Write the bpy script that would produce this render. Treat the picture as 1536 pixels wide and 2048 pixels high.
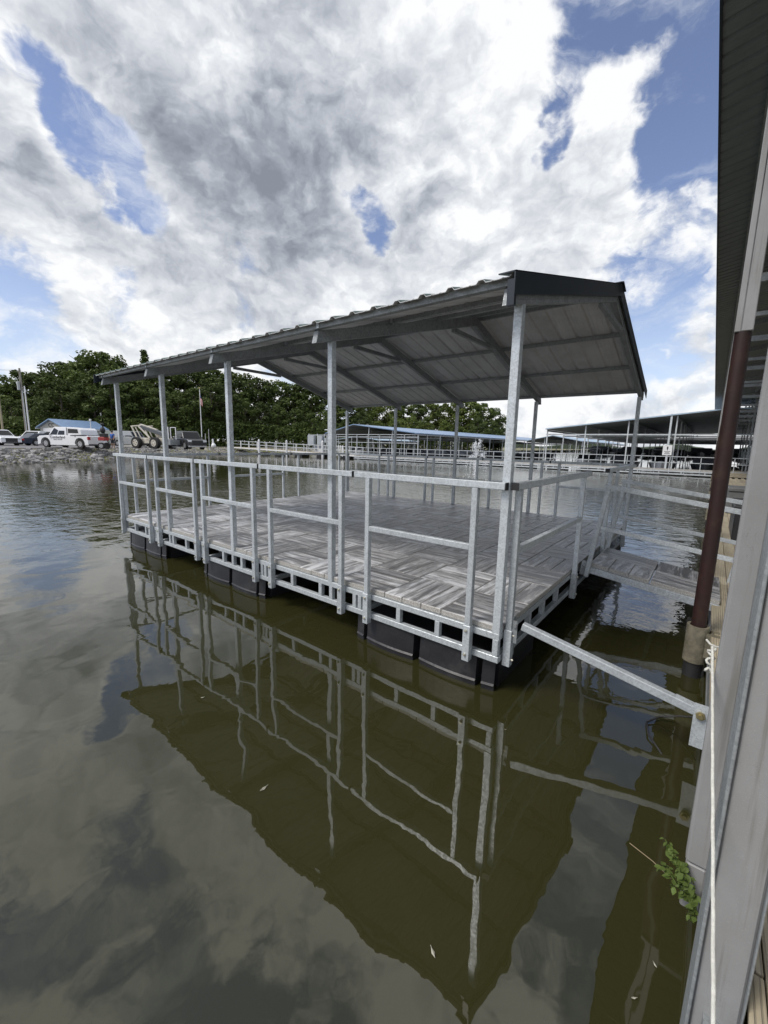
import bpy, bmesh, math, random
from mathutils import Vector, Matrix, Quaternion
R = math.radians
random.seed(7)
for o in list(bpy.data.objects): bpy.data.objects.remove(o)
SC = bpy.context.scene; C = SC.collection

# ---------------------------------------------------------------- camera
FPX = 823.7
cam_d = bpy.data.cameras.new('camera'); cam = bpy.data.objects.new('camera', cam_d); C.objects.link(cam)
CP = Vector((1.1184, -2.8727, 1.9238))
_p, _ro, _y = -0.1615, 0.022, 0.6674
FW = Vector((-math.sin(_y)*math.cos(_p), math.cos(_y)*math.cos(_p), math.sin(_p)))
_r0 = Vector((math.cos(_y), math.sin(_y), 0)); _u0 = _r0.cross(FW)
RT = math.cos(_ro)*_r0 + math.sin(_ro)*_u0; UP = -math.sin(_ro)*_r0 + math.cos(_ro)*_u0
M = Matrix((RT, UP, -FW)).transposed().to_4x4(); M.translation = CP
cam.matrix_world = M
cam_d.sensor_fit = 'VERTICAL'; cam_d.sensor_height = 36; cam_d.lens = FPX/2048*36
cam_d.clip_start = .05; cam_d.clip_end = 6000
SC.camera = cam
SC.view_settings.view_transform = 'Standard'; SC.view_settings.look = 'None'
SC.view_settings.exposure = .38; SC.view_settings.gamma = 1
SC.view_settings.use_curve_mapping = False
def ray(x, y): return FW + RT*((x-768)/FPX) - UP*((y-1024)/FPX)
def atz(x, y, z):
    d = ray(x, y); return CP + d*((z-CP.z)/d.z)
def aty(x, y, Y):
    d = ray(x, y); return CP + d*((Y-CP.y)/d.y)
def pt(x, y, dep): return CP + ray(x, y)*dep

# ---------------------------------------------------------------- world
SUN_EL, SUN_AZ = R(52), R(208)      # azimuth of the sun, clockwise from +Y
sund = Vector((math.sin(SUN_AZ)*math.cos(SUN_EL), math.cos(SUN_AZ)*math.cos(SUN_EL), math.sin(SUN_EL)))
W = bpy.data.worlds.new('World'); SC.world = W; W.use_nodes = True
nt = W.node_tree; N = nt.nodes; L = nt.links; N.clear()
class G:
    """tiny node builder"""
    def __init__(s, nt): s.nt = nt
    def n(s, t, ins=(), **kw):
        nd = s.nt.nodes.new(t)
        for k, v in kw.items(): setattr(nd, k, v)
        it = ins.items() if isinstance(ins, dict) else enumerate(ins)
        for k, v in it:
            if v is None: continue
            if isinstance(v, bpy.types.NodeSocket): s.nt.links.new(v, nd.inputs[k])
            else: nd.inputs[k].default_value = v
        return nd
    def m(s, op, a, b=None, c=None, clamp=False):
        nd = s.n('ShaderNodeMath', [a, b, c], operation=op); nd.use_clamp = clamp; return nd.outputs[0]
    def v(s, op, a, b=None, scale=None):
        nd = s.n('ShaderNodeVectorMath', [a, b], operation=op)
        if scale is not None:
            if isinstance(scale, (int, float)): nd.inputs['Scale'].default_value = scale
            else: s.nt.links.new(scale, nd.inputs['Scale'])
        return nd.outputs['Value'] if op in ('DISTANCE', 'DOT_PRODUCT', 'LENGTH') else nd.outputs[0]
    def noise(s, vec, scale, detail=2, rough=.5, dist=0, dim='3D'):
        nd = s.n('ShaderNodeTexNoise', noise_dimensions=dim)
        if vec is not None: s.nt.links.new(vec, nd.inputs['Vector'])
        nd.inputs['Scale'].default_value = scale; nd.inputs['Detail'].default_value = detail
        nd.inputs['Roughness'].default_value = rough; nd.inputs['Distortion'].default_value = dist
        return nd
    def mr(s, v, a, b, c=0., d=1., interp='SMOOTHSTEP'):
        nd = s.n('ShaderNodeMapRange', {'Value': v, 'From Min': a, 'From Max': b, 'To Min': c, 'To Max': d}, interpolation_type=interp)
        return nd.outputs[0]
    def mix(s, f, a, b, blend='MIX'):
        nd = s.n('ShaderNodeMix', data_type='RGBA', blend_type=blend)
        for k, v in (('Factor', f), (6, a), (7, b)):
            if isinstance(v, bpy.types.NodeSocket): s.nt.links.new(v, nd.inputs[k])
            else: nd.inputs[k].default_value = v if k == 'Factor' else (tuple(v)+(1,))[:4]
        return nd.outputs[2]
g = G(nt)
tc = g.n('ShaderNodeTexCoord').outputs['Generated']
dirn = g.v('NORMALIZE', tc)
sep = g.n('ShaderNodeSeparateXYZ', [dirn])
zz = g.m('MAXIMUM', sep.outputs[2], 0.0)
wn = g.noise(dirn, 3.2, 5, .6)
warp = g.v('SCALE', g.v('SUBTRACT', wn.outputs['Color'], (.5, .5, .5)), scale=.30)
dw = g.v('ADD', dirn, warp)
def D(x, y): return tuple(ray(x, y).normalized())
# cloud masses (+) and blue gaps (-): px, py, radius, amount
BL = [(450, 470, .42, .5), (620, 180, .5, .5), (760, 230, .4, .3), (380, 130, .32, .35), (180, 60, .28, .25), (960, 140, .34, .3),
      (1000, 420, .36, .4), (800, 500, .3, .3), (1230, 300, .22, .55), (1280, 200, .15, .65), (1180, 420, .28, .35), (60, 400, .20, .45), (200, 460, .22, .35),
      (60, 540, .16, .25), (330, 640, .2, .25), (600, 630, .22, .25), (160, 650, .12, .2), (1390, 640, .12, .45), (1400, 440, .13, .35), (1340, 800, .12, .25), (30, 120, .2, .3),
      (40, 60, .2, 1.0), (170, 90, .12, .5), (70, 380, .13, .6), (120, 235, .13, -1.25), (205, 315, .12, -1.25), (290, 395, .11, -1.3), (30, 190, .11, -1.1), (10, 345, .1, .5), (10, 310, .07, .5), (175, 305, .05, .6), (680, 372, .05, -1.1), (750, 388, .075, -1.7), (715, 300, .06, .5), (740, 455, .06, .5), (1120, 150, .12, -.7), (1330, 50, .24, -1.1), (1420, 190, .18, -1.1),
      (1400, 320, .13, -.9), (1105, 265, .06, -1.2), (1320, 570, .16, -.9), (90, 590, .09, -.8), (255, 585, .11, -1.0), (20, 480, .14, .5), (30, 690, .12, -.4), (470, 690, .12, -.35), (1150, 60, .1, -.3), (1250, 690, .1, -.3), (560, 655, .04, -.8), (1040, 280, .045, -.9), (1300, 35, .05, .5), (1205, 110, .05, .5)]
acc = None
for (x, y, r, a) in BL:
    d_ = g.v('DISTANCE', dw, D(x, y))
    t = g.mr(d_, r*.15, r, a, 0.)
    acc = t if acc is None else g.m('ADD', acc, t)
GB = [(480, 510, .30, .75), (560, 110, .26, .45), (330, 330, .22, .35), (720, 180, .26, .55), (420, 230, .2, .3), (860, 290, .16, .35), (590, 390, .18, .4), (240, 500, .13, .3),
      (250, 660, .12, .1), (30, 500, .1, .2), (1380, 720, .16, .2), (1150, 560, .2, .12), (400, 110, .11, -.5), (950, 110, .13, -.25)]
grey = None
for (x, y, r, a) in GB:
    d_ = g.v('DISTANCE', dw, D(x, y))
    t = g.mr(d_, r*.1, r, a, 0.)
    grey = t if grey is None else g.m('ADD', grey, t)
bv = g.v('MULTIPLY', dirn, (1., 1., 1.45))
wc = g.noise(bv, 5., 5, .6)
bw = g.v('ADD', bv, g.v('SCALE', g.v('SUBTRACT', wc.outputs['Color'], (.5, .5, .5)), scale=.16))
SO = (-.03, .04, .05)      # small offset towards the light for the relief shading
def fb(v, sc, det, ro): return g.noise(v, sc, det, ro).outputs[0]
n1 = fb(bw, 3.2, 9, .58); s1 = fb(bw, 3.2, 4, .5); s1b = fb(g.v('ADD', bw, SO), 3.2, 4, .5)
n2 = fb(bw, 9.5, 6, .60); s2 = fb(bw, 9.5, 5, .55); n2b = fb(g.v('ADD', bw, tuple(c_*.35 for c_ in SO)), 9.5, 5, .55)
vor = g.n('ShaderNodeTexVoronoi', {'Vector': bw, 'Scale': 11., 'Detail': 3., 'Roughness': .6, 'Smoothness': .5}, feature='SMOOTH_F1', normalize=True).outputs['Distance']
puff = g.m('SUBTRACT', .36, vor)
dens = g.m('ADD', g.m('MULTIPLY', g.m('SUBTRACT', n1, .5), 4.2), g.m('ADD', acc, .10))
dens = g.m('ADD', dens, g.m('MULTIPLY', g.m('SUBTRACT', n2, .5), 2.1))
dens = g.m('ADD', dens, g.m('MULTIPLY', puff, 1.1))
low = g.mr(zz, 0., .16, .35, 0.)
dens = g.m('ADD', dens, low)
mask = g.mr(dens, -.32, .42)
thick = g.mr(dens, .2, 1.7, 0., .26)
emb = g.m('ADD', g.m('MULTIPLY', g.m('SUBTRACT', s1b, s1), 2.4), g.m('MULTIPLY', g.m('SUBTRACT', n2b, s2), 1.7))
blot = g.m('MULTIPLY', g.m('SUBTRACT', .56, fb(bv, 3.4, 4, .5)), .85)
sh = g.m('ADD', g.m('SUBTRACT', thick, g.m('MULTIPLY', puff, .45)), g.m('MULTIPLY', g.m('MINIMUM', grey, 1.2), .46))
sh = g.m('ADD', sh, g.m('ADD', emb, blot), clamp=True)
cr = g.n('ShaderNodeValToRGB', [sh]); e = cr.color_ramp.elements
e[0].position = 0; e[0].color = (.76, .77, .78, 1); e[1].position = 1; e[1].color = (.20, .22, .26, 1)
for p_, c_ in ((.2, (.62, .64, .67, 1)), (.5, (.44, .465, .51, 1)), (.8, (.275, .30, .345, 1))):
    q = e.new(p_); q.color = c_
cloud = g.v('SCALE', cr.outputs[0], scale=10.)
sky = g.n('ShaderNodeTexSky', sky_type='NISHITA', sun_disc=False, sun_elevation=SUN_EL, sun_rotation=SUN_AZ, air_density=1.0, dust_density=.6, ozone_density=1.6)
skyc = g.mix(1.0, sky.outputs[0], (1.34, 1.16, 1.18), 'MULTIPLY')
haze = g.mr(zz, .0, .36, .6, .0)
skyh = g.mix(haze, skyc, (5.2, 6.3, 7.9))
cir = g.mr(g.noise(g.v('MULTIPLY', bw, (1., 1.6, 2.2)), 2.6, 7, .65, .6).outputs[0], .46, .78, 0., .75)
skyh = g.mix(cir, skyh, (7.0, 7.3, 7.7))
fin = g.mix(mask, skyh, cloud)
below = g.mr(sep.outputs[2], -.02, 0., 1., 0.)
fin = g.mix(below, fin, (1.2, 1.3, 1.2))
bg = g.n('ShaderNodeBackground', [fin, .1])
wo = g.n('ShaderNodeOutputWorld', [bg.outputs[0]])
W.cycles.sampling_method = 'MANUAL'; W.cycles.sample_map_resolution = 512

sl = bpy.data.lights.new('sun', 'SUN'); sl.energy = 2.1; sl.angle = R(20); sl.color = (1, .95, .88)
so = bpy.data.objects.new('sun', sl); C.objects.link(so)
so.rotation_euler = (-sund).to_track_quat('-Z', 'Y').to_euler()

# ---------------------------------------------------------------- helpers
def tag(o, label=None, cat=None, group=None, kind=None):
    if label: o['label'] = label
    if cat: o['category'] = cat
    if group: o['group'] = group
    if kind: o['kind'] = kind
    return o
def empty(name, loc=(0, 0, 0), rz=0, label=None, cat=None, group=None):
    o = bpy.data.objects.new(name, None); C.objects.link(o); o.location = loc; o.rotation_euler = (0, 0, rz)
    o.empty_display_size = .1
    return tag(o, label, cat, group)
def kids(o): return [c for c in C.objects if c.parent == o]
CH = {}
def copy_tree(o, parent=None, **kw):
    c = o.copy(); C.objects.link(c); c.parent = parent
    if parent is not None: CH.setdefault(parent.name, []).append(c)
    for ch in list(CH.get(o.name, [])): copy_tree(ch, c)
    return c
class MB:
    def __init__(s): s.v = []; s.f = []; s.sm = []
    def add(s, vs, fs, smooth=False):
        b = len(s.v); s.v += [tuple(v) for v in vs]
        s.f += [tuple(i+b for i in f) for f in fs]; s.sm += [smooth]*len(fs); return s
    def box(s, c, d, rot=None):
        hx, hy, hz = d[0]/2, d[1]/2, d[2]/2; c = Vector(c)
        vs = [Vector((x*hx, y*hy, z*hz)) for x in (-1, 1) for y in (-1, 1) for z in (-1, 1)]
        if rot is not None: vs = [rot @ v for v in vs]
        return s.add([c+v for v in vs], [(0, 1, 3, 2), (4, 6, 7, 5), (0, 4, 5, 1), (2, 3, 7, 6), (0, 2, 6, 4), (1, 5, 7, 3)])
    def bb(s, a, b): # box by corners
        return s.box([(a[i]+b[i])/2 for i in range(3)], [abs(b[i]-a[i]) for i in range(3)])
    def beam(s, a, b, w, h, up=(0, 0, 1)):
        a, b = Vector(a), Vector(b); d = (b-a); ln = d.length; d.normalize(); u = Vector(up)
        x = d.cross(u)
        if x.length < 1e-4: x = Vector((1, 0, 0))
        x.normalize(); u = x.cross(d)
        return s.box((a+b)/2, (w, ln, h), Matrix((x, d, u)).transposed())
    def cyl(s, a, b, r, r2=None, n=10, caps=True):
        a, b = Vector(a), Vector(b); r2 = r if r2 is None else r2; d = (b-a).normalized()
        x = d.orthogonal().normalized(); y = d.cross(x)
        vs = []
        for k in range(n):
            t = 2*math.pi*k/n; o = x*math.cos(t)+y*math.sin(t); vs += [a+o*r, b+o*r2]
        fs = [(2*k, 2*((k+1) % n), 2*((k+1) % n)+1, 2*k+1) for k in range(n)]
        s.add(vs, fs, True)
        if caps:
            s.add([vs[2*k] for k in range(n)], [tuple(range(n))[::-1]]); s.add([vs[2*k+1] for k in range(n)], [tuple(range(n))])
        return s
    def tube(s, pts, r, n=8):
        pts = [Vector(p) for p in pts]; vs = []; x = None
        for i, p in enumerate(pts):
            d = (pts[min(i+1, len(pts)-1)]-pts[max(i-1, 0)]).normalized()
            x = d.orthogonal().normalized() if x is None else (x-d*x.dot(d)).normalized()
            y = d.cross(x)
            rr = r[i] if isinstance(r, (list, tuple)) else r
            vs += [p+(x*math.cos(2*math.pi*k/n)+y*math.sin(2*math.pi*k/n))*rr for k in range(n)]
        fs = [(i*n+k, i*n+(k+1) % n, (i+1)*n+(k+1) % n, (i+1)*n+k) for i in range(len(pts)-1) for k in range(n)]
        s.add(vs, fs, True)
        s.add(vs[:n], [tuple(range(n))[::-1]]); s.add(vs[-n:], [tuple(range(n))])
        return s
    def prism(s, poly, t0, t1, axis='y'):
        n = len(poly)
        def mk(p, t): return {'y': (p[0], t, p[1]), 'x': (t, p[0], p[1]), 'z': (p[0], p[1], t)}[axis]
        vs = [mk(p, t0) for p in poly]+[mk(p, t1) for p in poly]
        fs = [tuple(range(n))[::-1], tuple(range(n, 2*n))]+[(k, (k+1) % n, (k+1) % n+n, k+n) for k in range(n)]
        return s.add(vs, fs)
    def ball(s, c, r, n=10, m=6):
        c = Vector(c); r = Vector(r) if not isinstance(r, (int, float)) else Vector((r, r, r)); vs = []
        for i in range(m+1):
            ph = math.pi*i/m
            for k in range(n):
                t = 2*math.pi*k/n; vs.append(c+Vector((math.sin(ph)*math.cos(t)*r.x, math.sin(ph)*math.sin(t)*r.y, math.cos(ph)*r.z)))
        fs = [(i*n+k, (i+1)*n+k, (i+1)*n+(k+1) % n, i*n+(k+1) % n) for i in range(m) for k in range(n)]
        return s.add(vs, fs, True)
    def mesh(s, name, mat, bevel=0):
        me = bpy.data.meshes.new(name); me.from_pydata(s.v, [], s.f)
        me.polygons.foreach_set('use_smooth', s.sm)
        if mat: me.materials.append(mat)
        bm = bmesh.new(); bm.from_mesh(me)
        bmesh.ops.recalc_face_normals(bm, faces=bm.faces)
        if bevel:
            es = [e for e in bm.edges if len(e.link_faces) == 2 and e.calc_face_angle(0) > .6]
            bmesh.ops.bevel(bm, geom=es, offset=bevel, segments=1, affect='EDGES', clamp_overlap=True)
        bm.to_mesh(me); bm.free(); return me
    def build(s, name, mat, parent=None, bevel=0, loc=None):
        return link(name, s.mesh(name, mat, bevel), parent, loc)
def link(name, me, parent=None, loc=None, rz=None):
    o = bpy.data.objects.new(name, me); C.objects.link(o); o.parent = parent
    if parent is not None: CH.setdefault(parent.name, []).append(o)
    if loc is not None: o.location = loc
    if rz is not None: o.rotation_euler = (0, 0, rz)
    return o

# ---------------------------------------------------------------- materials
MT = {}
def mat(name, col=(.5, .5, .5), rough=.6, metal=0., var=.0, vscale=6., bump=0., bscale=40., spec=.5, obj_var=0., emit=None, trans=0, alpha=None, coord='Object', dark=None, dscale=3., coat=0):
    if name in MT: return MT[name]
    m = bpy.data.materials.new(name); m.use_nodes = True; t = m.node_tree; q = G(t)
    b = t.nodes['Principled BSDF']; b.inputs['Roughness'].default_value = rough; b.inputs['Metallic'].default_value = metal
    b.inputs['Specular IOR Level'].default_value = spec
    if coat: b.inputs['Coat Weight'].default_value = coat; b.inputs['Coat Roughness'].default_value = .08
    c = tuple(col)+(1,)
    tcn = q.n('ShaderNodeTexCoord').outputs[coord]
    cs = None
    if var:
        nn = q.noise(tcn, vscale, 5, .6).outputs[0]
        cs = q.mix(q.mr(nn, .3, .7), tuple(x*(1-var) for x in col), tuple(min(1, x*(1+var)) for x in col))
    if dark:
        n2_ = q.noise(tcn, dscale, 6, .65).outputs[0]
        cs = q.mix(q.mr(n2_, .50, .68), cs if cs is not None else col, dark)
    if obj_var:
        rn = q.n('ShaderNodeObjectInfo').outputs['Random']
        f = q.m('ADD', q.m('MULTIPLY', rn, 2*obj_var), 1-obj_var)
        cs = q.v('SCALE', cs if cs is not None else q.v('ADD', col, (0, 0, 0)), scale=f)
    if cs is not None: t.links.new(cs, b.inputs['Base Color'])
    else: b.inputs['Base Color'].default_value = c
    if bump:
        bn = q.noise(tcn, bscale, 4, .6).outputs[0]
        bp = q.n('ShaderNodeBump', {'Strength': bump, 'Distance': .01, 'Height': bn}); t.links.new(bp.outputs[0], b.inputs['Normal'])
    if emit: b.inputs['Emission Color'].default_value = tuple(emit)+(1,); b.inputs['Emission Strength'].default_value = 1
    MT[name] = m; return m

def galv(name, base=(.50, .54, .56), metal=.35, rough=.42):
    m = bpy.data.materials.new(name); m.use_nodes = True; t = m.node_tree; q = G(t); b = t.nodes['Principled BSDF']
    tcn = q.n('ShaderNodeTexCoord').outputs['Object']
    wv = q.v('ADD', tcn, q.v('SCALE', q.noise(tcn, 30, 3).outputs['Color'], scale=.02))
    vo = q.n('ShaderNodeTexVoronoi', {'Vector': wv, 'Scale': 85.}); f = q.mr(vo.outputs['Color'], 0., 1.)
    n1 = q.noise(tcn, 7., 6, .7).outputs[0]; n2 = q.noise(tcn, 140., 3, .6).outputs[0]
    a = q.m('ADD', q.m('MULTIPLY', f, .35), q.m('ADD', q.m('MULTIPLY', n1, .9), q.m('MULTIPLY', n2, .3)))
    k = q.mr(a, .45, 1.1)
    col = q.mix(k, tuple(x*.80 for x in base), tuple(min(1, x*1.20) for x in base))
    st_ = q.noise(q.v('MULTIPLY', tcn, (26., 26., 1.6)), 1., 5, .6).outputs[0]
    col = q.mix(q.mr(st_, .55, .75, 0, .42), col, tuple(x*.55 for x in base))
    rs_ = q.noise(tcn, 2.2, 5, .7).outputs[0]
    col = q.mix(q.mr(rs_, .66, .76, 0, .35), col, (.26, .20, .13))
    rn = q.n('ShaderNodeObjectInfo').outputs['Random']
    col = q.v('SCALE', col, scale=q.m('ADD', q.m('MULTIPLY', rn, .2), .88))
    t.links.new(col, b.inputs['Base Color']); b.inputs['Metallic'].default_value = metal
    t.links.new(q.mr(k, 0, 1, rough+.12, rough-.08), b.inputs['Roughness'])
    bp = q.n('ShaderNodeBump', {'Strength': .15, 'Distance': .004, 'Height': a}); t.links.new(bp.outputs[0], b.inputs['Normal'])
    MT[name] = m; return m
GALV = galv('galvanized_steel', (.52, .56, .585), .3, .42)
GALVD = galv('shaded_galvanized_steel', (.30, .32, .33), .3, .55)  # darker copy of GALV, with the shade on the roof members in its colour
def post_mat():
    m = bpy.data.materials.new('grey_painted_post'); m.use_nodes = True; t = m.node_tree; q = G(t); b = t.nodes['Principled BSDF']
    tcn = q.n('ShaderNodeTexCoord').outputs['Object']; oi = q.n('ShaderNodeObjectInfo').outputs['Random']
    big = q.noise(tcn, 1.6, 6, .6).outputs[0]; spk = q.noise(tcn, 420., 3, .6).outputs[0]; drip = q.noise(q.v('MULTIPLY', tcn, (38., 38., 1.3)), 1., 5, .6).outputs[0]
    col = q.mix(q.mr(big, .35, .65), (.275, .275, .272), (.33, .335, .34))
    col = q.mix(q.mr(spk, .62, .74, 0, .5), col, (.52, .53, .54))
    col = q.mix(q.mr(drip, .52, .70, 0, .6), col, (.17, .16, .14))
    scr = q.noise(q.v('ADD', q.v('MULTIPLY', tcn, (60., 60., 9.)), q.v('SCALE', q.noise(tcn, 8., 2).outputs['Color'], scale=6.)), 1., 2, .5).outputs[0]
    line = q.mr(q.m('ABSOLUTE', q.m('SUBTRACT', scr, .5)), 0., .006, .35, 0.)
    col = q.mix(q.m('MULTIPLY', line, q.mr(q.noise(tcn, 4., 2).outputs[0], .5, .6)), col, (.12, .11, .10))
    t.links.new(col, b.inputs['Base Color']); b.inputs['Roughness'].default_value = .55; b.inputs['Metallic'].default_value = .1
    bp = q.n('ShaderNodeBump', {'Strength': .25, 'Distance': .002, 'Height': q.m('ADD', spk, q.m('MULTIPLY', big, 3.))}); t.links.new(bp.outputs[0], b.inputs['Normal'])
    MT[m.name] = m; return m
GREYP = post_mat()
FARST = mat('far_galvanized_steel', (.50, .53, .55), .5, .2, .12, 3.)
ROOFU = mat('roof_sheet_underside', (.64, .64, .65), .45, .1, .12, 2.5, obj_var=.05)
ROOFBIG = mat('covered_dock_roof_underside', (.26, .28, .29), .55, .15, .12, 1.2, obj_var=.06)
TRIM = mat('dark_blue_green_trim', (.015, .024, .036), .4, .0, .15, 3.)
ROOFG = mat('green_roof_edge', (.12, .17, .15), .45, .1, .2, 8.)
BLACK = mat('black_float_plastic', (.018, .018, .021), .42, 0, .25, 5., .3, 14., dark=(.035, .035, .036), dscale=4.)
RED = mat('oxide_red_pipe_paint', (.021, .0055, .004), .6, .0, .25, 6., .2, 30., dark=(.034, .015, .008), dscale=9.)
CONC = mat('stained_concrete', (.17, .155, .11), .85, 0, .3, 12., .5, 60., dark=(.055, .055, .025), dscale=7.)
ROPE = mat('white_rope', (.72, .72, .66), .8, 0, .12, 60., .6, 500.)
YCORD = mat('yellowed_cord', (.52, .45, .30), .8, 0, .1, 60.)
BOLT = mat('zinc_bolt', (.6, .58, .5), .35, .7, .1, 30.)
BRASS = mat('yellow_zinc_bolt', (.35, .30, .16), .4, .7, .1, 30.)
RUBBER = mat('tyre_rubber', (.02, .02, .02), .8, 0, .1, 9.)
GLASS = mat('dark_car_glass', (.012, .014, .016), .12, 0, spec=.35)
RIM = mat('alloy_rim', (.45, .45, .46), .35, .6, .1, 9.)
WHITEP = mat('white_vehicle_paint', (.75, .76, .78), .3, 0, .03, 2., coat=.5)
NAVYP = mat('dark_blue_vehicle_paint', (.012, .022, .045), .3, 0, .05, 2., coat=.6)
BLACKP = mat('black_vehicle_paint', (.012, .013, .016), .3, 0, .05, 2., coat=.6)
SILVP = mat('silver_vehicle_paint', (.33, .34, .34), .35, .4, .05, 2., coat=.4)
CREAM = mat('cream_machine_paint', (.56, .53, .46), .55, 0, .12, 3., dark=(.36, .32, .26), dscale=2.)
DARKPL = mat('dark_trim_plastic', (.025, .025, .027), .6)
REDL = mat('red_lamp', (.35, .015, .015), .25, 0, coat=.5)
LAMPW = mat('clear_lamp', (.7, .72, .75), .15, .2)
WHITEW = mat('white_boards', (.72, .73, .74), .6, 0, .05, 3.)
GREYW = mat('grey_siding', (.42, .42, .38), .7, 0, .08, 4.)
BLUER = mat('blue_metal_roof', (.20, .30, .46), .4, .15, .08, 1.5)
BLUERP = mat('pale_blue_metal_roof', (.36, .46, .56), .45, .1, .08, 1.5)
WOODP = mat('grey_weathered_pole_wood', (.27, .25, .22), .85, 0, .18, 2., .5, 20.)
BOATW = mat('boat_gelcoat', (.72, .73, .74), .25, 0, .04, 2., coat=.4)
BOATD = mat('dark_boat_hull', (.04, .045, .055), .3, 0, .2, 2., coat=.3)
COVER = mat('boat_cover_canvas', (.10, .11, .13), .85, 0, .2, 3.)
SHADOWM = mat('dark_interior', (.05, .052, .055), .8, 0, .3, 1.)

def plank_mat():
    m = bpy.data.materials.new('weathered_plank'); m.use_nodes = True; t = m.node_tree; q = G(t); b = t.nodes['Principled BSDF']
    tcn = q.n('ShaderNodeTexCoord').outputs['Object']; oi = q.n('ShaderNodeObjectInfo').outputs['Random']
    bk = q.n('ShaderNodeTexWhiteNoise', noise_dimensions='1D'); t.links.new(oi, bk.inputs['W'])
    offv = q.n('ShaderNodeCombineXYZ', [q.m('MULTIPLY', oi, 37.), q.m('MULTIPLY', oi, 91.), 0.]).outputs[0]
    v = q.v('ADD', q.v('MULTIPLY', tcn, (1.1, 12., 6.)), offv)
    wv = q.v('ADD', v, q.v('SCALE', q.v('SUBTRACT', q.noise(v, .9, 2).outputs['Color'], (.5, .5, .5)), scale=.9))
    gr = q.noise(wv, 1.2, 7, .6).outputs[0]
    fine = q.noise(q.v('MULTIPLY', tcn, (9., 130., 60.)), 1., 4, .6).outputs[0]
    st = q.noise(q.v('ADD', q.v('MULTIPLY', tcn, (2.2, 6., 3.)), offv), 1.2, 5, .6).outputs[0]
    k = q.m('ADD', q.m('MULTIPLY', q.mr(gr, .3, .7, .22, .58, 'LINEAR'), 1.0), q.m('ADD', q.m('MULTIPLY', fine, .25), q.m('MULTIPLY', q.m('SUBTRACT', oi, .5), .17)))
    cr = q.n('ShaderNodeValToRGB', [k]); e = cr.color_ramp.elements
    e[0].position = .44; e[0].color = (.11, .11, .115, 1); e[1].position = .64; e[1].color = (.66, .675, .70, 1)
    x = e.new(.50); x.color = (.28, .28, .285, 1); x = e.new(.56); x.color = (.42, .425, .44, 1)
    dk = q.mr(st, .50, .62)
    col = q.mix(q.m('MULTIPLY', dk, .6), cr.outputs[0], (.12, .12, .125))
    geo = q.n('ShaderNodeNewGeometry'); nz = q.n('ShaderNodeSeparateXYZ', [geo.outputs['Normal']]).outputs[2]
    side = q.mr(nz, .5, .9, 1, 0)
    speck = q.noise(tcn, 90., 4, .7).outputs[0]
    col = q.mix(side, col, q.mix(q.mr(speck, .35, .65), (.26, .245, .22), (.50, .49, .46)))
    t.links.new(col, b.inputs['Base Color'])
    t.links.new(q.mr(k, .4, .7, .38, .55), b.inputs['Roughness'])
    b.inputs['Specular IOR Level'].default_value = .5
    bp = q.n('ShaderNodeBump', {'Strength': .7, 'Distance': .006, 'Height': k}); t.links.new(bp.outputs[0], b.inputs['Normal'])
    return m
PLANK = plank_mat()

def tan_mat():
    m = bpy.data.materials.new('tan_composite_board'); m.use_nodes = True; t = m.node_tree; q = G(t); b = t.nodes['Principled BSDF']
    tcn = q.n('ShaderNodeTexCoord').outputs['Object']; oi = q.n('ShaderNodeObjectInfo').outputs['Random']
    sx = q.n('ShaderNodeSeparateXYZ', [tcn]).outputs[0]
    w = q.m('FRACT', q.m('MULTIPLY', sx, 62.)); gv = q.mr(q.m('ABSOLUTE', q.m('SUBTRACT', w, .5)), .30, .46)
    nn = q.noise(q.v('MULTIPLY', tcn, (3., .6, 3.)), 2., 5, .6).outputs[0]
    c0 = q.mix(q.mr(nn, .3, .7), (.35, .30, .21), (.49, .43, .31))
    c0 = q.v('SCALE', c0, scale=q.m('ADD', q.m('MULTIPLY', oi, .25), .86))
    t.links.new(q.mix(q.m('MULTIPLY', gv, .5), c0, (.14, .12, .09)), b.inputs['Base Color'])
    b.inputs['Roughness'].default_value = .7
    bp = q.n('ShaderNodeBump', {'Strength': .8, 'Distance': .004, 'Height': q.m('SUBTRACT', 1., gv)}); t.links.new(bp.outputs[0], b.inputs['Normal'])
    return m
TAN = tan_mat()

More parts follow.
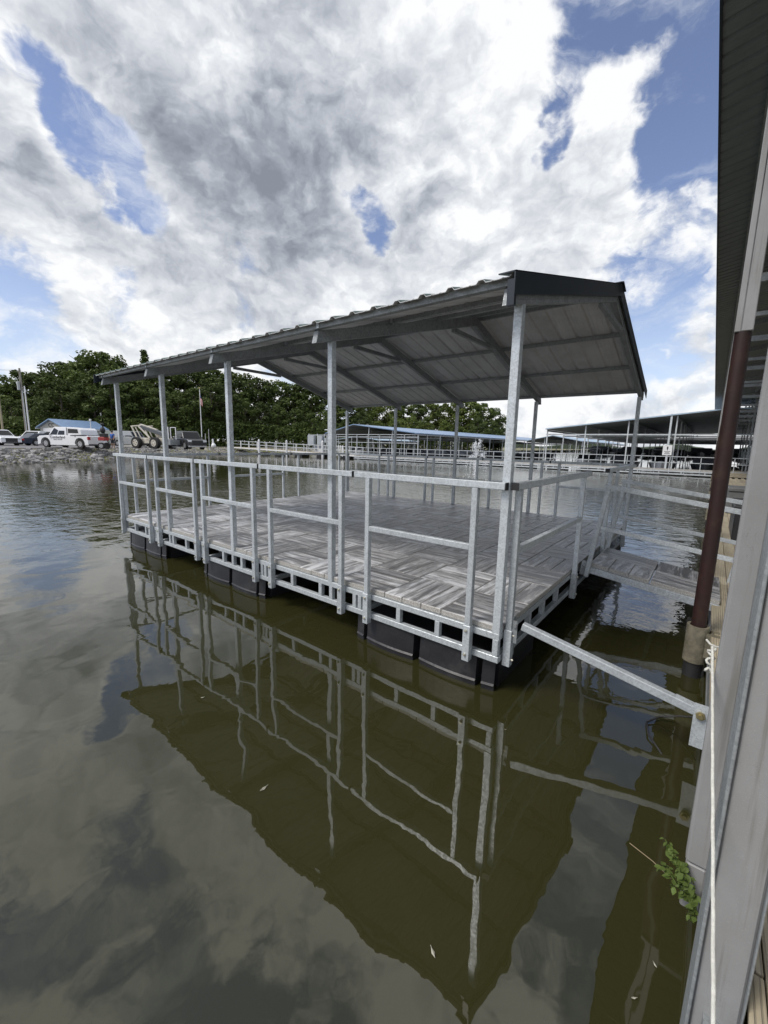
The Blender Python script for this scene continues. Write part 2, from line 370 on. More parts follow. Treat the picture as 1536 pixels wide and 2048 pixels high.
def water_mat():
    m = bpy.data.materials.new('lake_water'); m.use_nodes = True; t = m.node_tree; q = G(t); b = t.nodes['Principled BSDF']
    pos = q.n('ShaderNodeNewGeometry').outputs['Position']
    b.inputs['Roughness'].default_value = .015; b.inputs['IOR'].default_value = 1.7
    nn = q.noise(pos, .35, 4, .5).outputs[0]
    t.links.new(q.mix(nn, (.026, .0255, .0085), (.035, .034, .012)), b.inputs['Base Color'])
    sp = q.n('ShaderNodeSeparateXYZ', [pos])
    d = q.v('DISTANCE', pos, (1.2, -2.9, 0.))
    # calm by the dock, wind ripples further out, choppy round the fountain
    f1 = q.m('MULTIPLY', q.mr(d, 5.5, 13., .03, 1.), q.mr(d, 17., 30., 1., .10))
    patch = q.noise(pos, .12, 3, .5).outputs[0]
    f1 = q.m('MULTIPLY', f1, q.mr(patch, .25, .65, .45, 1.))
    fo = q.mr(q.v('DISTANCE', pos, (-8., 19., 0.)), 3., 18., 1.6, 0.)
    right = q.mr(q.v('DISTANCE', pos, (.9, 5.2, 0.)), 1., 5.5, .45, 0.)
    f1 = q.m('MULTIPLY', f1, q.mr(sp.outputs[0], -7., -2., 1., .22))
    amp = q.m('ADD', f1, q.m('ADD', fo, right))
    swell = q.noise(q.v('MULTIPLY', pos, (1., 1., 0.)), 1.5, 1, .4, .5).outputs[0]
    med = q.noise(q.v('MULTIPLY', pos, (1., .8, 0.)), 4.2, 2, .5, .5).outputs[0]
    rip = q.noise(q.v('MULTIPLY', pos, (1., 1.3, 0.)), 2.6, 4, .55, .3).outputs[0]
    h = q.m('ADD', q.m('MULTIPLY', swell, q.mr(q.v('DISTANCE', pos, (-.5, -1., 0.)), 1.5, 6., .0068, .0125)), q.m('MULTIPLY', med, .0011))
    h = q.m('ADD', h, q.m('MULTIPLY', q.m('MULTIPLY', rip, .024), amp))
    bp = q.n('ShaderNodeBump', {'Strength': 1., 'Distance': 1., 'Height': h}); t.links.new(bp.outputs[0], b.inputs['Normal'])
    return m
WATER = water_mat()

def leaf_mat(name, c0, c1, var=.25):
    m = bpy.data.materials.new(name); m.use_nodes = True; t = m.node_tree; q = G(t); b = t.nodes['Principled BSDF']
    oi = q.n('ShaderNodeObjectInfo').outputs['Random']; pos = q.n('ShaderNodeNewGeometry').outputs['Position']
    nn = q.noise(pos, .55, 4, .6).outputs[0]; ri = q.n('ShaderNodeNewGeometry').outputs['Random Per Island']
    col = q.mix(q.m('ADD', q.m('MULTIPLY', q.mr(nn, .3, .7), .55), q.m('MULTIPLY', ri, .45)), c0, c1)
    col = q.v('SCALE', col, scale=q.m('ADD', q.m('MULTIPLY', oi, 2*var), 1-var))
    t.links.new(col, b.inputs['Base Color']); b.inputs['Roughness'].default_value = .6; b.inputs['Specular IOR Level'].default_value = .25
    tr = q.n('ShaderNodeBsdfTranslucent', [col]); ms = q.n('ShaderNodeMixShader', [.25, b.outputs[0], tr.outputs[0]])
    t.links.new(ms.outputs[0], t.nodes['Material Output'].inputs[0])
    return m
LEAF = leaf_mat('deciduous_leaves', (.040, .062, .016), (.12, .16, .042))
LEAF2 = leaf_mat('bright_leaves', (.075, .11, .024), (.17, .21, .05))
LEAFV = leaf_mat('vine_leaves', (.04, .075, .014), (.13, .18, .045), .15)
BARK = mat('tree_bark', (.09, .075, .06), .9, 0, .2, 3.)

def ground_mat():
    m = bpy.data.materials.new('shore_ground'); m.use_nodes = True; t = m.node_tree; q = G(t); b = t.nodes['Principled BSDF']
    pos = q.n('ShaderNodeNewGeometry').outputs['Position']
    n1_ = q.noise(pos, .22, 5, .6).outputs[0]; n2_ = q.noise(pos, 3., 5, .6).outputs[0]
    grass = q.mix(n2_, (.07, .085, .022), (.17, .16, .06)); dirt = q.mix(n2_, (.20, .18, .14), (.38, .36, .31))
    t.links.new(q.mix(q.mr(n1_, .50, .60), grass, dirt), b.inputs['Base Color']); b.inputs['Roughness'].default_value = .9
    return m
GROUND = ground_mat()
ASPH = mat('parking_lot_asphalt', (.16, .16, .165), .9, 0, .2, 1.2)
ROCKM = mat('riprap_rock', (.25, .245, .24), .85, 0, .3, 2., .6, 14., obj_var=.35, dark=(.13, .125, .12), dscale=1.5)
ROCKS2 = mat('riprap_rubble', (.22, .215, .21), .9, 0, .45, 3.5, .6, 10.)

# ================================================================ setting
def sheet(name, pts, z, m, kind='structure'):
    mb = MB(); mb.add([(p[0], p[1], z if len(p) < 3 else p[2]) for p in pts], [tuple(range(len(pts)))]); return tag(mb.build(name, m), kind=kind)
sheet('water', [(-3000, -3000), (3000, -3000), (3000, 4000), (-3000, 4000)], 0, WATER)
# shoreline: water edge, then the crest of the bank some metres further back
SH = [(-30, -200), (-33, -60), (-35, -25), (-36.5, -8), (-38.2, 2.5), (-40, 6.5), (-44.5, 12.5), (-51, 19), (-58.5, 26), (-63, 33), (-62, 41), (-58, 52), (-52, 66), (-45, 82), (-38, 92), (-36, 102), (-45, 122), (-70, 160), (-120, 260), (-250, 600)]
def offs(poly, d):
    out = []
    for i, p in enumerate(poly):
        a = Vector(poly[max(i-1, 0)]); b = Vector(poly[min(i+1, len(poly)-1)]); t = (b-a).normalized(); n_ = Vector((-t.y, t.x)); out.append(tuple(Vector(p)+n_*d))
    return out
rows = [(offs(SH, -3), -1.6), (offs(SH, 0), -.02), (offs(SH, 1.8), .5), (offs(SH, 3.6), .84), (offs(SH, 6.), .95)]
gv = []; gf = []; n = len(SH)
for pr, z in rows: gv += [(x, y, z+(random.uniform(-.03, .03) if z > 0 and z < .9 else 0)) for x, y in pr]
gv += [(-2500, -200, .95), (-2500, 2600, 6.), (-420, 2600, 4.)]
nr = len(rows)
for r_ in range(nr-1):
    for k in range(n-1): gf.append((r_*n+k, r_*n+k+1, (r_+1)*n+k+1, (r_+1)*n+k))
base = (nr-1)*n; A0, A1, A2 = len(gv)-3, len(gv)-2, len(gv)-1
for k in range(n-1): gf.append((base+k, base+k+1, A0 if k < 8 else (A1 if k < 16 else A2)))
gf += [(base+8, A1, A0), (base+16, A2, A1)]
mb = MB(); mb.add(gv, gf); tag(mb.build('ground', GROUND), kind='structure')
sheet('parking_lot', [(-45.0, 3), (-47.5, 8.2), (-51.8, 13.6), (-58, 20.5), (-64.5, 27), (-70, 34), (-78, 44), (-100, 40), (-110, 10), (-100, -40), (-60, -40), (-46, -15)], .958, ASPH)

# riprap
def rock_mesh(seed, sub=1):
    rr = random.Random(seed); bm = bmesh.new(); bmesh.ops.create_icosphere(bm, subdivisions=sub, radius=1)
    ax = (rr.uniform(.8, 1.3), rr.uniform(.7, 1.1), rr.uniform(.5, .8))
    for v in bm.verts:
        v.co = Vector((v.co.x*ax[0], v.co.y*ax[1], v.co.z*ax[2]))*rr.uniform(.78, 1.12)
    me = bpy.data.meshes.new('rock'); bm.to_mesh(me); bm.free(); me.materials.append(ROCKM); return me
RK = [rock_mesh(i) for i in range(8)]
def bank_pt(u, s):
    i = min(int(u), n-2); f = u-i
    a = Vector(SH[i]).lerp(Vector(SH[i+1]), f); t = (Vector(SH[i+1])-Vector(SH[i])).normalized(); nn_ = Vector((-t.y, t.x))
    p = a+nn_*s; z = -.02+.52*min(s, 1.8)/1.8+(.34*(min(s, 3.6)-1.8)/1.8 if s > 1.8 else 0)
    return Vector((p.x, p.y, z))
for k in range(290):
    u = 3.2+random.random()**1.0*4.6; s = random.uniform(-.15, 4.0); p = bank_pt(u, s); r_ = random.uniform(.16, .40)
    o = link('rock', random.choice(RK), None, p+Vector((0, 0, r_*.12))); o.scale = (r_, r_*random.uniform(.8, 1.2), r_*random.uniform(.7, 1.1)); o.rotation_euler = (random.uniform(-.4, .4), random.uniform(-.4, .4), random.uniform(0, 6.3))
    tag(o, 'grey broken riprap rock on the bank between the water and the parked vehicles', 'rock', 'riprap rocks on the bank')
mb = MB()
for k in range(5200):
    u = random.uniform(2.2, 12.); s = random.uniform(-.3, 4.2); p = bank_pt(u, s); r_ = random.uniform(.05, .17)*(1 if u < 8 else 1.25)
    q_ = Quaternion((random.random(), random.random(), random.random(), random.random())).normalized()
    vs = [q_ @ Vector(v)*r_*random.uniform(.7, 1.2)+p for v in ((1, 0, 0), (-1, 0, 0), (0, 1, 0), (0, -1, 0), (0, 0, .7), (0, 0, -.7))]
    mb.add(vs, [(0, 2, 4), (2, 1, 4), (1, 3, 4), (3, 0, 4), (2, 0, 5), (1, 2, 5), (3, 1, 5), (0, 3, 5)])
tag(mb.build('rubble', ROCKS2), 'small grey rubble filling the bank between the larger riprap rocks', 'rubble', kind='stuff')

# ================================================================ floating dock
LX, WY = -7.19, 5.85; ZB, ZT, ZD = .275, .515, .567
dock = empty('floating_dock', (0, 0, 0), 0, 'roofed galvanized swim dock with parquet plank deck floating beside the walkway', 'dock')
def sqtube(a, b, w=.05, h=.05, up=(0, 0, 1)):
    mb = MB(); mb.beam(a, b, w, h, up); return mb
# perimeter truss frames (thing > part)
def truss(p0, p1, vx, name='truss_frame', inset=0):
    mb = MB(); p0 = Vector(p0); p1 = Vector(p1); d = (p1-p0).normalized()
    for z in (ZT-.026, ZB+.026): mb.beam(p0+Vector((0, 0, z)), p1+Vector((0, 0, z)), .05, .052)
    for t in vx: 
        q_ = p0+d*t; mb.beam(q_+Vector((0, 0, ZB+.052)), q_+Vector((0, 0, ZT-.052)), .046, .046, d)
    return mb.build(name, GALV, dock, .003)
fx = [.03, .55, .96, 1.43, 1.50, 1.83, 1.99, 2.45, 2.95, 3.02, 3.45, 3.65, 3.88, 4.42, 4.49, 4.90, 5.31, 5.42, 5.88, 5.95, 6.30, 6.73, 7.16]
truss((0, .025, 0), (LX, .025, 0), fx)
truss((0, WY-.025, 0), (LX, WY-.025, 0), [.03, .6, 1.2, 1.8, 2.4, 3., 3.6, 4.2, 4.8, 5.4, 6., 6.6, 7.16])
truss((-.025, .052, 0), (-.025, WY-.052, 0), [.28, .66, 1.05, 1.5, 2.2, 2.26, 2.9, 3.5, 4.2, 4.26, 4.9, 5.5])
truss((LX+.025, .052, 0), (LX+.025, WY-.052, 0), [.28, .66, 1.05, 1.5, 2.2, 2.26, 2.9, 3.5, 4.2, 4.26, 4.9, 5.5])
for k in range(1, 5):
    truss((LX*k/5, .055, 0), (LX*k/5, WY-.055, 0), [.5, 1.5, 2.5, 3.5, 4.5, 5.3], 'cross_truss')
for k in range(1, 6):
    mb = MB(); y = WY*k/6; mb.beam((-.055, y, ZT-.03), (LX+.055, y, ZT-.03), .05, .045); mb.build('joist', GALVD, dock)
# deck planks: 0.6 m parquet blocks of three planks, alternating
PK = []
for i in range(6):
    rr = random.Random(i+50); mb = MB(); mb.box((0, 0, 0), (.603, .1985, .05)); me = mb.mesh('plank', PLANK, .006)
    for v in me.vertices: v.co.z += rr.uniform(-.0012, .0012)
    PK.append(me)
EDGX = [0.0]+[-.53-.607*k for k in range(11)]
EDGX[-1] = max(EDGX[-1], LX); EDGX = [e for e in EDGX if e >= LX-.01]
if EDGX[-1] > LX+.1: EDGX.append(LX)
EDGY = [0.02+.607*k for k in range(10)]+[WY]
posts_x = [-.03, -1.84, -3.64, -5.42, -7.14]
pl = []
for i in range(len(EDGX)-1):
    for j in range(len(EDGY)-1):
        x0, x1, y0, y1 = EDGX[i+1], EDGX[i], EDGY[j], EDGY[j+1]
        for k in range(3):
            if (i+j) % 2 == 0: # planks run along x
                cy = y0+(y1-y0)*(k+.5)/3; pl.append(((x0+x1)/2, cy, x1-x0, (y1-y0)/3, 0))
            else:
                cx = x0+(x1-x0)*(k+.5)/3; pl.append((cx, (y0+y1)/2, y1-y0, (x1-x0)/3, 1))
pl.sort(key=lambda p: (p[0]-CP.x)**2+(p[1]-CP.y)**2)
rest = MB()
for idx, (x, y, ln, wd, o_) in enumerate(pl):
    z = ZD-.025+random.uniform(-.0025, .0025)
    if idx < 298:
        o = link('deck_plank', random.choice(PK), dock, (x, y, z), R(90)*o_+random.choice((0, math.pi))+random.uniform(-.004, .004))
        o.scale = ((ln-.004)/.603, (wd-.004)/.1985, 1)
    else: rest.box((x, y, z), (ln-.004, wd-.004, .05) if not o_ else (wd-.004, ln-.004, .05))
tag(rest.build('deck_planks', PLANK, dock), kind='stuff')
# floats
def float_mesh(w=1.46, d=.95, h=.46):
    mb = MB(); z0, z1 = -.2, ZB-.004
    # scalloped front: two slightly bulged panels between dark recesses and rim near water
    seg = []
    h_ = w/2
    for k in range(2):
        xa, xb = (-h_+.15, -.035) if k == 0 else (.035, h_-.15)
        for t in range(7):
            u = -1+2*t/6; seg.append(((xa+xb)/2+(xb-xa)/2*u, .005-.022*(1-u*u)))
    seg = [(-h_, .03), (-h_+.10, .01), (-h_+.105, .11), (-h_+.145, .11)]+seg[:7]+[(-.03, .11), (.03, .11)]+seg[7:]+[(h_-.145, .11), (h_-.105, .11), (h_-.10, .01), (h_, .03)]
    n_ = len(seg); vs = []
    for z, o_ in ((z0, 0), (.035, 0), (.045, -.012), (.06, 0), (z1, .012)):
        vs += [(x, y+o_, z) for x, y in seg]
    fs = [(r_*n_+k, r_*n_+k+1, (r_+1)*n_+k+1, (r_+1)*n_+k) for r_ in range(4) for k in range(n_-1)]
    mb.add(vs, fs)
    mb.add([(x, y+.012, z1) for x, y in seg]+[(w/2, d, z1), (-w/2, d, z1)], [tuple(range(n_+2))])
    mb.bb((-w/2, .12, z0), (w/2, d, z1-.002)); 
    for k in range(3):
        x = (-.44+.44*k)*w; mb.bb((x-.02, .125, z1-.03), (x+.02, .14, z1-.004))
    return mb
FM = float_mesh().mesh('float', BLACK, 0)
for j, y in enumerate((.03, 4.85)):
    for x in (-.77, -3.77, -6.44):
        o = link('float', FM, dock, (x, y if j == 0 else WY-.03, 0), 0 if j == 0 else math.pi)
for x in (-1.9, -5.2): link('float', FM, dock, (x, 2.6, 0), 0)
# roof posts
ZP = 2.86
for x in posts_x:
    for y in (.028, WY-.028):
        mb = MB(); mb.beam((x, y, ZT+.001 if y < 1 else ZT), (x, y, ZP+.03 if y < 1 else ZP), .06, .06, (0, 1, 0)); mb.build('roof_post', GALV, dock, .003)
# rafters with overhanging tails and a knee brace at the ridge
YR = 2.92; SL = .27
def rz_(y): return ZP+.003+SL*(min(y, 2*YR-y)-0.0)
for x in posts_x:
    mb = MB(); t = .125
    for s in (0, 1):
        y0 = -.20 if s == 0 else 2*YR+.20
        a = (y0, rz_(y0)+.01); b = (YR, rz_(YR)+.01); e_ = (y0+(.03 if s == 0 else -.03), rz_(y0)+t)
        poly = [a, b, (YR, b[1]+t), e_]
        mb.prism(poly, x-.032+.001*s, x+.032-.001*s, 'x')
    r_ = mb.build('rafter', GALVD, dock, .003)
    mb = MB(); zk = rz_(YR-.62)
    mb.beam((x, YR-.62, zk-.005), (x, YR+.62, zk-.005), .05, .055); mb.build('collar_brace', GALVD, dock, .003)
# purlins
XR0, XR1 = .03, -7.27
for y in (-.17, .9, 1.9, YR-.09, YR+.09, 3.95, 4.98, 2*YR+.15):
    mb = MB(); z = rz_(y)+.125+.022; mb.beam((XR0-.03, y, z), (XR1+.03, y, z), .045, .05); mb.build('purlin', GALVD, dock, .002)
# corrugated roof sheets, 0.91 m panels with ribs every 0.23 m
def roof_sheet(slope, length, width=.914, ribs=4, rib=.021, th=.004):
    mb = MB(); xs = []; p_ = width/ribs
    for k in range(ribs):
        x = k*p_
        for a, h in ((0, rib), (.016, rib), (.034, 0), (p_*.33, 0), (p_*.36, .004), (p_*.40, 0), (p_*.62, 0), (p_*.66, .004), (p_*.70, 0), (p_-.034, 0), (p_-.016, rib)):
            xs.append((x+a, h))
    xs.append((width, rib))
    n_ = len(xs); vs = []
    for (y, z) in ((0, 0), (length, slope*length)):
        for dz in (0, th): vs += [(x, y, z+h+dz) for x, h in xs]
    fs = []
    for k in range(n_-1):
        fs += [(k, k+1, 2*n_+k+1, 2*n_+k), (n_+k, 3*n_+k, 3*n_+k+1, n_+k+1), (k, n_+k, n_+k+1, k+1), (2*n_+k, 2*n_+k+1, 3*n_+k+1, 3*n_+k)]
    fs += [(0, 2*n_, 3*n_, n_), (n_-1, 2*n_-1, 4*n_-1, 3*n_-1)]
    mb.add(vs, fs); return mb
def two_tone(me, top):
    me.materials.append(top)
    for p in me.polygons:
        if p.normal.z > .3: p.material_index = 1
    return me
RSM = two_tone(roof_sheet(SL, YR+.24).mesh('roof_sheet', ROOFU), ROOFG)
zt_ = rz_(-.24)+.125+.048
for k in range(8):
    w_ = .9125
    o = link('roof_sheet', RSM, dock, (XR0-(k+1)*w_, -.24, zt_)); o.scale.x = w_/.914
    o = link('roof_sheet', RSM, dock, (XR0-k*w_, 2*YR+.24, zt_), math.pi); o.scale.x = w_/.914
# dark rake trim at the near gable end, ridge cap, blocking
for s in (0, 1):
    mb = MB(); y0 = -.26 if s == 0 else 2*YR+.26; z0 = rz_(-.26)+.2; z1 = rz_(YR)+.2
    dz = .135
    yb = YR
    mb.prism([(y0, z0-dz), (yb, z1-dz), (yb, z1), (y0, z0)], XR0+.004, XR0+.012, 'x')
    mb.prism([(y0, z0-.004), (yb, z1-.004), (yb, z1+.004), (y0, z0+.004)], XR0-.10, XR0+.012, 'x')
    mb.build('rake_trim', TRIM if s == 0 else TRIM, dock)
    mb = MB(); mb.prism([(y0, z0-dz), (yb, z1-dz), (yb, z1), (y0, z0)], XR1-.012, XR1-.004, 'x'); mb.build('rake_trim', TRIM, dock)
mb = MB(); mb.bb((XR0-.045, -.238, rz_(-.2)-.004), (XR0+.003, -.205, rz_(-.2)+.15)); mb.build('trim_end_plate', TRIM, dock)
mb = MB(); zr = rz_(YR)+.205
mb.prism([(YR-.18, zr-.045), (YR, zr+.01), (YR+.18, zr-.045), (YR+.18, zr-.035), (YR, zr+.022), (YR-.18, zr-.035)], XR0+.03, XR1-.02, 'x'); mb.build('ridge_cap', TRIM, dock)
# inner gable rafter face
for x in (XR0-.035,):
    mb = MB()
    for s in (0, 1):
        y0 = -.17 if s == 0 else 2*YR+.17
        mb.prism([(y0, rz_(y0)+.04), (YR, rz_(YR)+.04), (YR, rz_(YR)+.124), (y0, rz_(y0)+.124)], x-.01, x+.012, 'x')
    mb.build('gable_plate', GALVD, dock)
# clips and bolts along rafters
for x in posts_x[1:]:
    for y in (-.17, .9):
        mb = MB(); mb.box((x+.05, y-.028, rz_(y)+.15), (.03, .006, .05)); mb.cyl((x+.05, y-.031, rz_(y)+.155), (x+.05, y-.038, rz_(y)+.155), .008); mb.build('purlin_clip', GALV, dock)

# railing sections
ZR0 = 1.676
def rail_section(axis, s0, s1, off, ps, name='railing_section', mid=True, out=-1, cap=True):
    """axis 'x': runs along x at y=off; section s0..s1; posts at ps (positions); out = outward sign"""
    def P3(s, o, z): return (s, off+o, z) if axis == 'x' else (off+o, s, z)
    root = MB(); c = .0; root.beam(P3(s0, c, ZR0-.026), P3(s1, c, ZR0-.026), .05, .052)
    sec = root.build(name, GALV, dock, .004)
    upv = (0, 1, 0) if axis == 'x' else (1, 0, 0)
    for s in ps:
        mb = MB(); mb.beam(P3(s, 0, ZB-.03), P3(s, 0, ZR0-.053), .047, .047, upv); mb.build('rail_post', GALV, sec, .003)
        mb = MB()
        mb.beam(P3(s, 0, ZB-.035), P3(s, 0, ZT+.02), .060, .060, upv); mb.build('post_pocket', GALV, sec, .002)
        for z in (ZB+.02, ZT-.02):
            mb = MB(); mb.cyl(P3(s-.004, out*.031, z), P3(s-.004, out*.040, z), .013, n=6); mb.cyl(P3(s-.004, out*.04, z), P3(s-.004, out*.047, z), .008, n=8); mb.build('bolt', BOLT, sec)
    if mid and len(ps) > 1:
        a, b = min(ps)+.024, max(ps)-.024
        mb = MB(); mb.beam(P3(a, 0, 1.165), P3(b, 0, 1.165), .046, .046); mb.build('mid_rail', GALV, sec, .003)
    if cap:
        for s, q_ in ((s0, -1 if s0 < s1 else 1), (s1, 1 if s0 < s1 else -1)):
            mb = MB(); mb.beam(P3(s, 0, ZR0-.026), P3(s+q_*.006, 0, ZR0-.026), .054, .055); mb.build('end_cap', DARKPL, sec)
    return sec
J = [0.0, -1.475, -2.955, -4.43, -5.905, -7.33]
PP = [(-.245, -1.30), (-1.64, -2.77), (-3.09, -4.26), (-4.49, -5.67), (-5.99, -7.14)]
for k in range(5): rail_section('x', J[k+1]+.012, J[k]-.012, -.035, PP[k])
for k in range(5): rail_section('x', J[k+1]+.012, J[k]-.012, WY+.035, PP[k], out=1)
rail_section('y', .01, 2.27, .036, (.10, 2.02), out=1)
rail_section('y', 3.30, 5.72, .036, (3.52, 5.3), out=1, mid=False)
for a, b in ((.02, 1.9), (1.95, 3.85), (3.9, 5.82)): rail_section('y', a, b, LX-.036, (a+.22, b-.22), out=-1)

# ================================================================ brace arm between dock and walkway
arm = empty('mooring_strut', (.1, .05, .55), 0, 'galvanized square strut running from the dock corner to the walkway', 'strut')
def bp(mb, name, m, par, bevel=0):
    o = mb.build(name, m, par, bevel); o.matrix_parent_inverse = Matrix.Translation(-par.location); return o
a0 = Vector((.13, .12, .585)); a1 = Vector((1.21, .15, .355))
mb = MB(); mb.beam(a0, a1, .055, .055); bp(mb, 'beam', GALV, arm, .004)
mb = MB(); mb.beam(a1+Vector((-.10, 0, .0495)), a1+Vector((.02, 0, .0245)), .052, .006); mb.bb((1.205, .118, .13), (1.285, .124, .415)); bp(mb, 'end_plate', GALV, arm)
mb = MB(); mb.cyl((1.24, .117, .345), (1.24, .103, .345), .026, n=6); mb.cyl((1.24, .103, .345), (1.24, .09, .345), .014); bp(mb, 'bolt', BRASS, arm)
mb = MB(); mb.bb((.045, .09, .30), (.051, .19, .62)); mb.bb((.051, .09, .44), (.10, .096, .62)); mb.cyl((.085, .09, .585), (.085, .075, .585), .016, n=6); bp(mb, 'hinge_bracket', GALVD, arm)

# ================================================================ gangway
gw = empty('gangway', (.08, 2.33, .50), 0, 'short sloping gangway with galvanized handrails between dock gate and walkway', 'gangway')
tilt = Matrix.Rotation(R(7.6), 4, 'Y')
gw.rotation_euler = (0, R(7.6), 0)
GL = 1.36
def gb(mb, name, m, par=None, bevel=.003): return mb.build(name, m, par or gw, bevel)
for y in (0.0, 1.0): mb = MB(); mb.beam((0, y, .03), (GL, y, .03), .045, .075); gb(mb, 'side_beam', GALV)
for x in (.03, .68, GL-.03): mb = MB(); mb.beam((x, .024, .02), (x, .976, .02), .045, .045); gb(mb, 'cross_member', GALV)
bx_ = [(.03, .64), (.65, 1.26)]
for i, (x0, x1) in enumerate(bx_):
    for j, (y0, y1) in enumerate(((.0, .50), (.505, 1.0))):
        for k in range(3):
            if (i+j) % 2 == 1: o = link('plank', PK[k], gw, ((x0+x1)/2, y0+(y1-y0)*(k+.5)/3, .092), 0); o.scale = ((x1-x0-.004)/.603, ((y1-y0)/3-.004)/.1985, 1)
            else: o = link('plank', PK[k+1], gw, (x0+(x1-x0)*(k+.5)/3, (y0+y1)/2, .092), R(90)); o.scale = ((y1-y0-.004)/.603, ((x1-x0)/3-.004)/.1985, 1)
for y in (-.045, 1.045):
    mb = MB(); mb.beam((-.01, y, 1.03), (GL+.12, y, 1.03), .05, .05); h = gb(mb, 'handrail', GALV)
    for x in (.03, GL+.0): mb = MB(); mb.beam((x, y, -.05), (x, y, 1.004), .047, .047, (0, 1, 0)); gb(mb, 'rail_post', GALV, h)
    mb = MB(); mb.beam((.055, y, .56), (GL-.026, y, .56), .045, .045); gb(mb, 'mid_rail', GALV, h)
    mb = MB(); mb.box((GL+.16, y, 1.03), (.10, .09, .012)); gb(mb, 'end_plate', GALV, h)
mb = MB(); mb.bb((-.05, -.03, -.05), (.0, .0, .12)); mb.cyl((-.03, -.03, .05), (-.03, -.06, .05), .015, n=6); gb(mb, 'hinge', GALVD)

# ================================================================ covered boat dock on the right
cd_ = empty('covered_boat_dock', (1.3, 0, 0), 0, 'large covered boat dock with tan board walkway and high dark ribbed roof on the right', 'covered dock')
def cb(mb, name, m, bevel=0, par=None):
    o = mb.build(name, m, par or cd_, bevel)
    if par is None: o.matrix_parent_inverse = Matrix.Translation((-1.3, 0, 0))
    return o
def cl(name, me, loc, rz=0):
    return link(name, me, cd_, (loc[0]-1.3, loc[1], loc[2]), rz)
ZW = .40; EX = 1.277
TB = MB(); TB.box((0, 0, 0), (.137, 3.64, .024)); TBM = TB.mesh('deck_board', TAN, .003)
YS = [-3.42+3.652*k for k in range(9)]
nb = 0
for j, y in enumerate(YS):
    for i in range(13):
        x = EX+.0685+i*.1425; yy = y+(1.2 if i % 2 else 0)+1.826-.65
        o = cl('deck_board', TBM, (x, yy, ZW-.012)); nb += 1
        if i == 0 and j == 0: o.scale.y = .36; o.location.y = -.73
mb = MB(); mb.bb((1.374, -4.5, ZW-.024), (EX+.137, -1.395, ZW)); cb(mb, 'deck_board', TAN, .003)
for i in range(1, 13):
    o = cl('deck_board', TBM, (EX+.0685+i*.1425, -5.9+(1.2 if i % 2 else 0), ZW-.012))
mb = MB()
for i in range(13):
    x = EX+.0685+i*.1425
    for k in range(7): mb.box((x, 33+k*3.65, ZW-.012), (.137, 3.64, .024))
tag(cb(mb, 'deck_boards', TAN), kind='stuff')
mb = MB()
for z in (.345, .12): mb.beam((EX+.03, -1.38, z), (EX+.03, 58, z), .05, .06)
for k in range(56): mb.beam((EX+.03, -1.3+k*1.05, .15), (EX+.03, -5.5+k*1.05, .315), .045, .045, (0, 1, 0))
cb(mb, 'edge_truss', GALVD)
mb = MB(); mb.beam((3.1, -6, .30), (3.1, 58, .30), .06, .12); cb(mb, 'inner_edge_beam', GALVD)
for k in range(14):
    mb = MB(); mb.bb((1.42, -5+k*4.4, -.2), (3.0, -3.2+k*4.4, .27)); cb(mb, 'float', BLACK)
# near double post: two faces, the farther one ends above the water
mb = MB(); mb.bb((1.257, -1.52, -.3), (1.361, -1.40, 6.4)); cb(mb, 'post', GREYP, .006)
mb = MB(); mb.bb((1.248, -1.535, -.3), (1.2565, -1.41, 6.4)); mb.bb((1.3615, -1.535, -.3), (1.366, -1.41, 6.4)); cb(mb, 'post_flange', GALVD, .002)
mb = MB(); mb.bb((1.2065, -1.215, .49), (1.272, -1.16, 6.4)); cb(mb, 'post', GREYP, .008)
mb = MB(); mb.bb((1.210, -1.21, .30), (1.268, -1.165, .486)); cb(mb, 'post_foot', GREYP, .006)
# roof: eave at the left, rising to a ridge
XE, ZE, XRG, SLB = .672, 6.1, 8.4, .16
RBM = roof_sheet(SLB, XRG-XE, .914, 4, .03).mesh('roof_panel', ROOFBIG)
for k in range(62):
    o = cl('roof_panel', RBM, (XE, -5.32+k*.914+.914, ZE), -math.pi/2)
mb = MB()
mb.add([(XRG, -5.3, ZE+SLB*(XRG-XE)), (XRG, 51.5, ZE+SLB*(XRG-XE)), (16.2, 51.5, ZE), (16.2, -5.3, ZE)], [(0, 1, 2, 3)]); mb.add([(XRG, -5.3, ZE+SLB*(XRG-XE)+.02), (XRG, 51.5, ZE+SLB*(XRG-XE)+.02), (16.2, 51.5, ZE+.02), (16.2, -5.3, ZE+.02)], [(0, 1, 2, 3)])
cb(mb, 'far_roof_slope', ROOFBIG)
mb = MB(); mb.bb((XE-.006, -5.3, ZE-.015), (XE+.02, 51.5, ZE+.045)); cb(mb, 'eave_trim', TRIM)
for x in (1.16, 3.0, 4.9, 6.8):
    mb = MB(); z = ZE+SLB*(x-XE)-.12; mb.beam((x, -5.3, z), (x, 51.4, z), .09, .2); cb(mb, 'purlin', GALVD)
for k in range(12):
    y = 1.62+k*4.55
    mb = MB(); mb.prism([(1.25, ZE-.25), (XRG, ZE+.95), (XRG, ZE+1.15), (1.25, ZE-.07)], y-.04, y+.04, 'y'); cb(mb, 'rafter', GALVD)
    mb = MB(); mb.beam((1.2, y, 4.62), (16, y, 4.62), .08, .12); mb.beam((1.2, y+.9, 4.30), (16, y+.9, 4.30), .06, .07); cb(mb, 'tie_beam', GALVD)
    for m_ in range(2):
        mb = MB(); x0 = 2.6+m_*4.5; mb.beam((x0, y, 4.6), (x0+1.6, y, ZE+.35), .06, .06); mb.beam((x0+3.4, y, 4.6), (x0+1.8, y, ZE+.35), .06, .06); cb(mb, 'truss_web', GALVD)
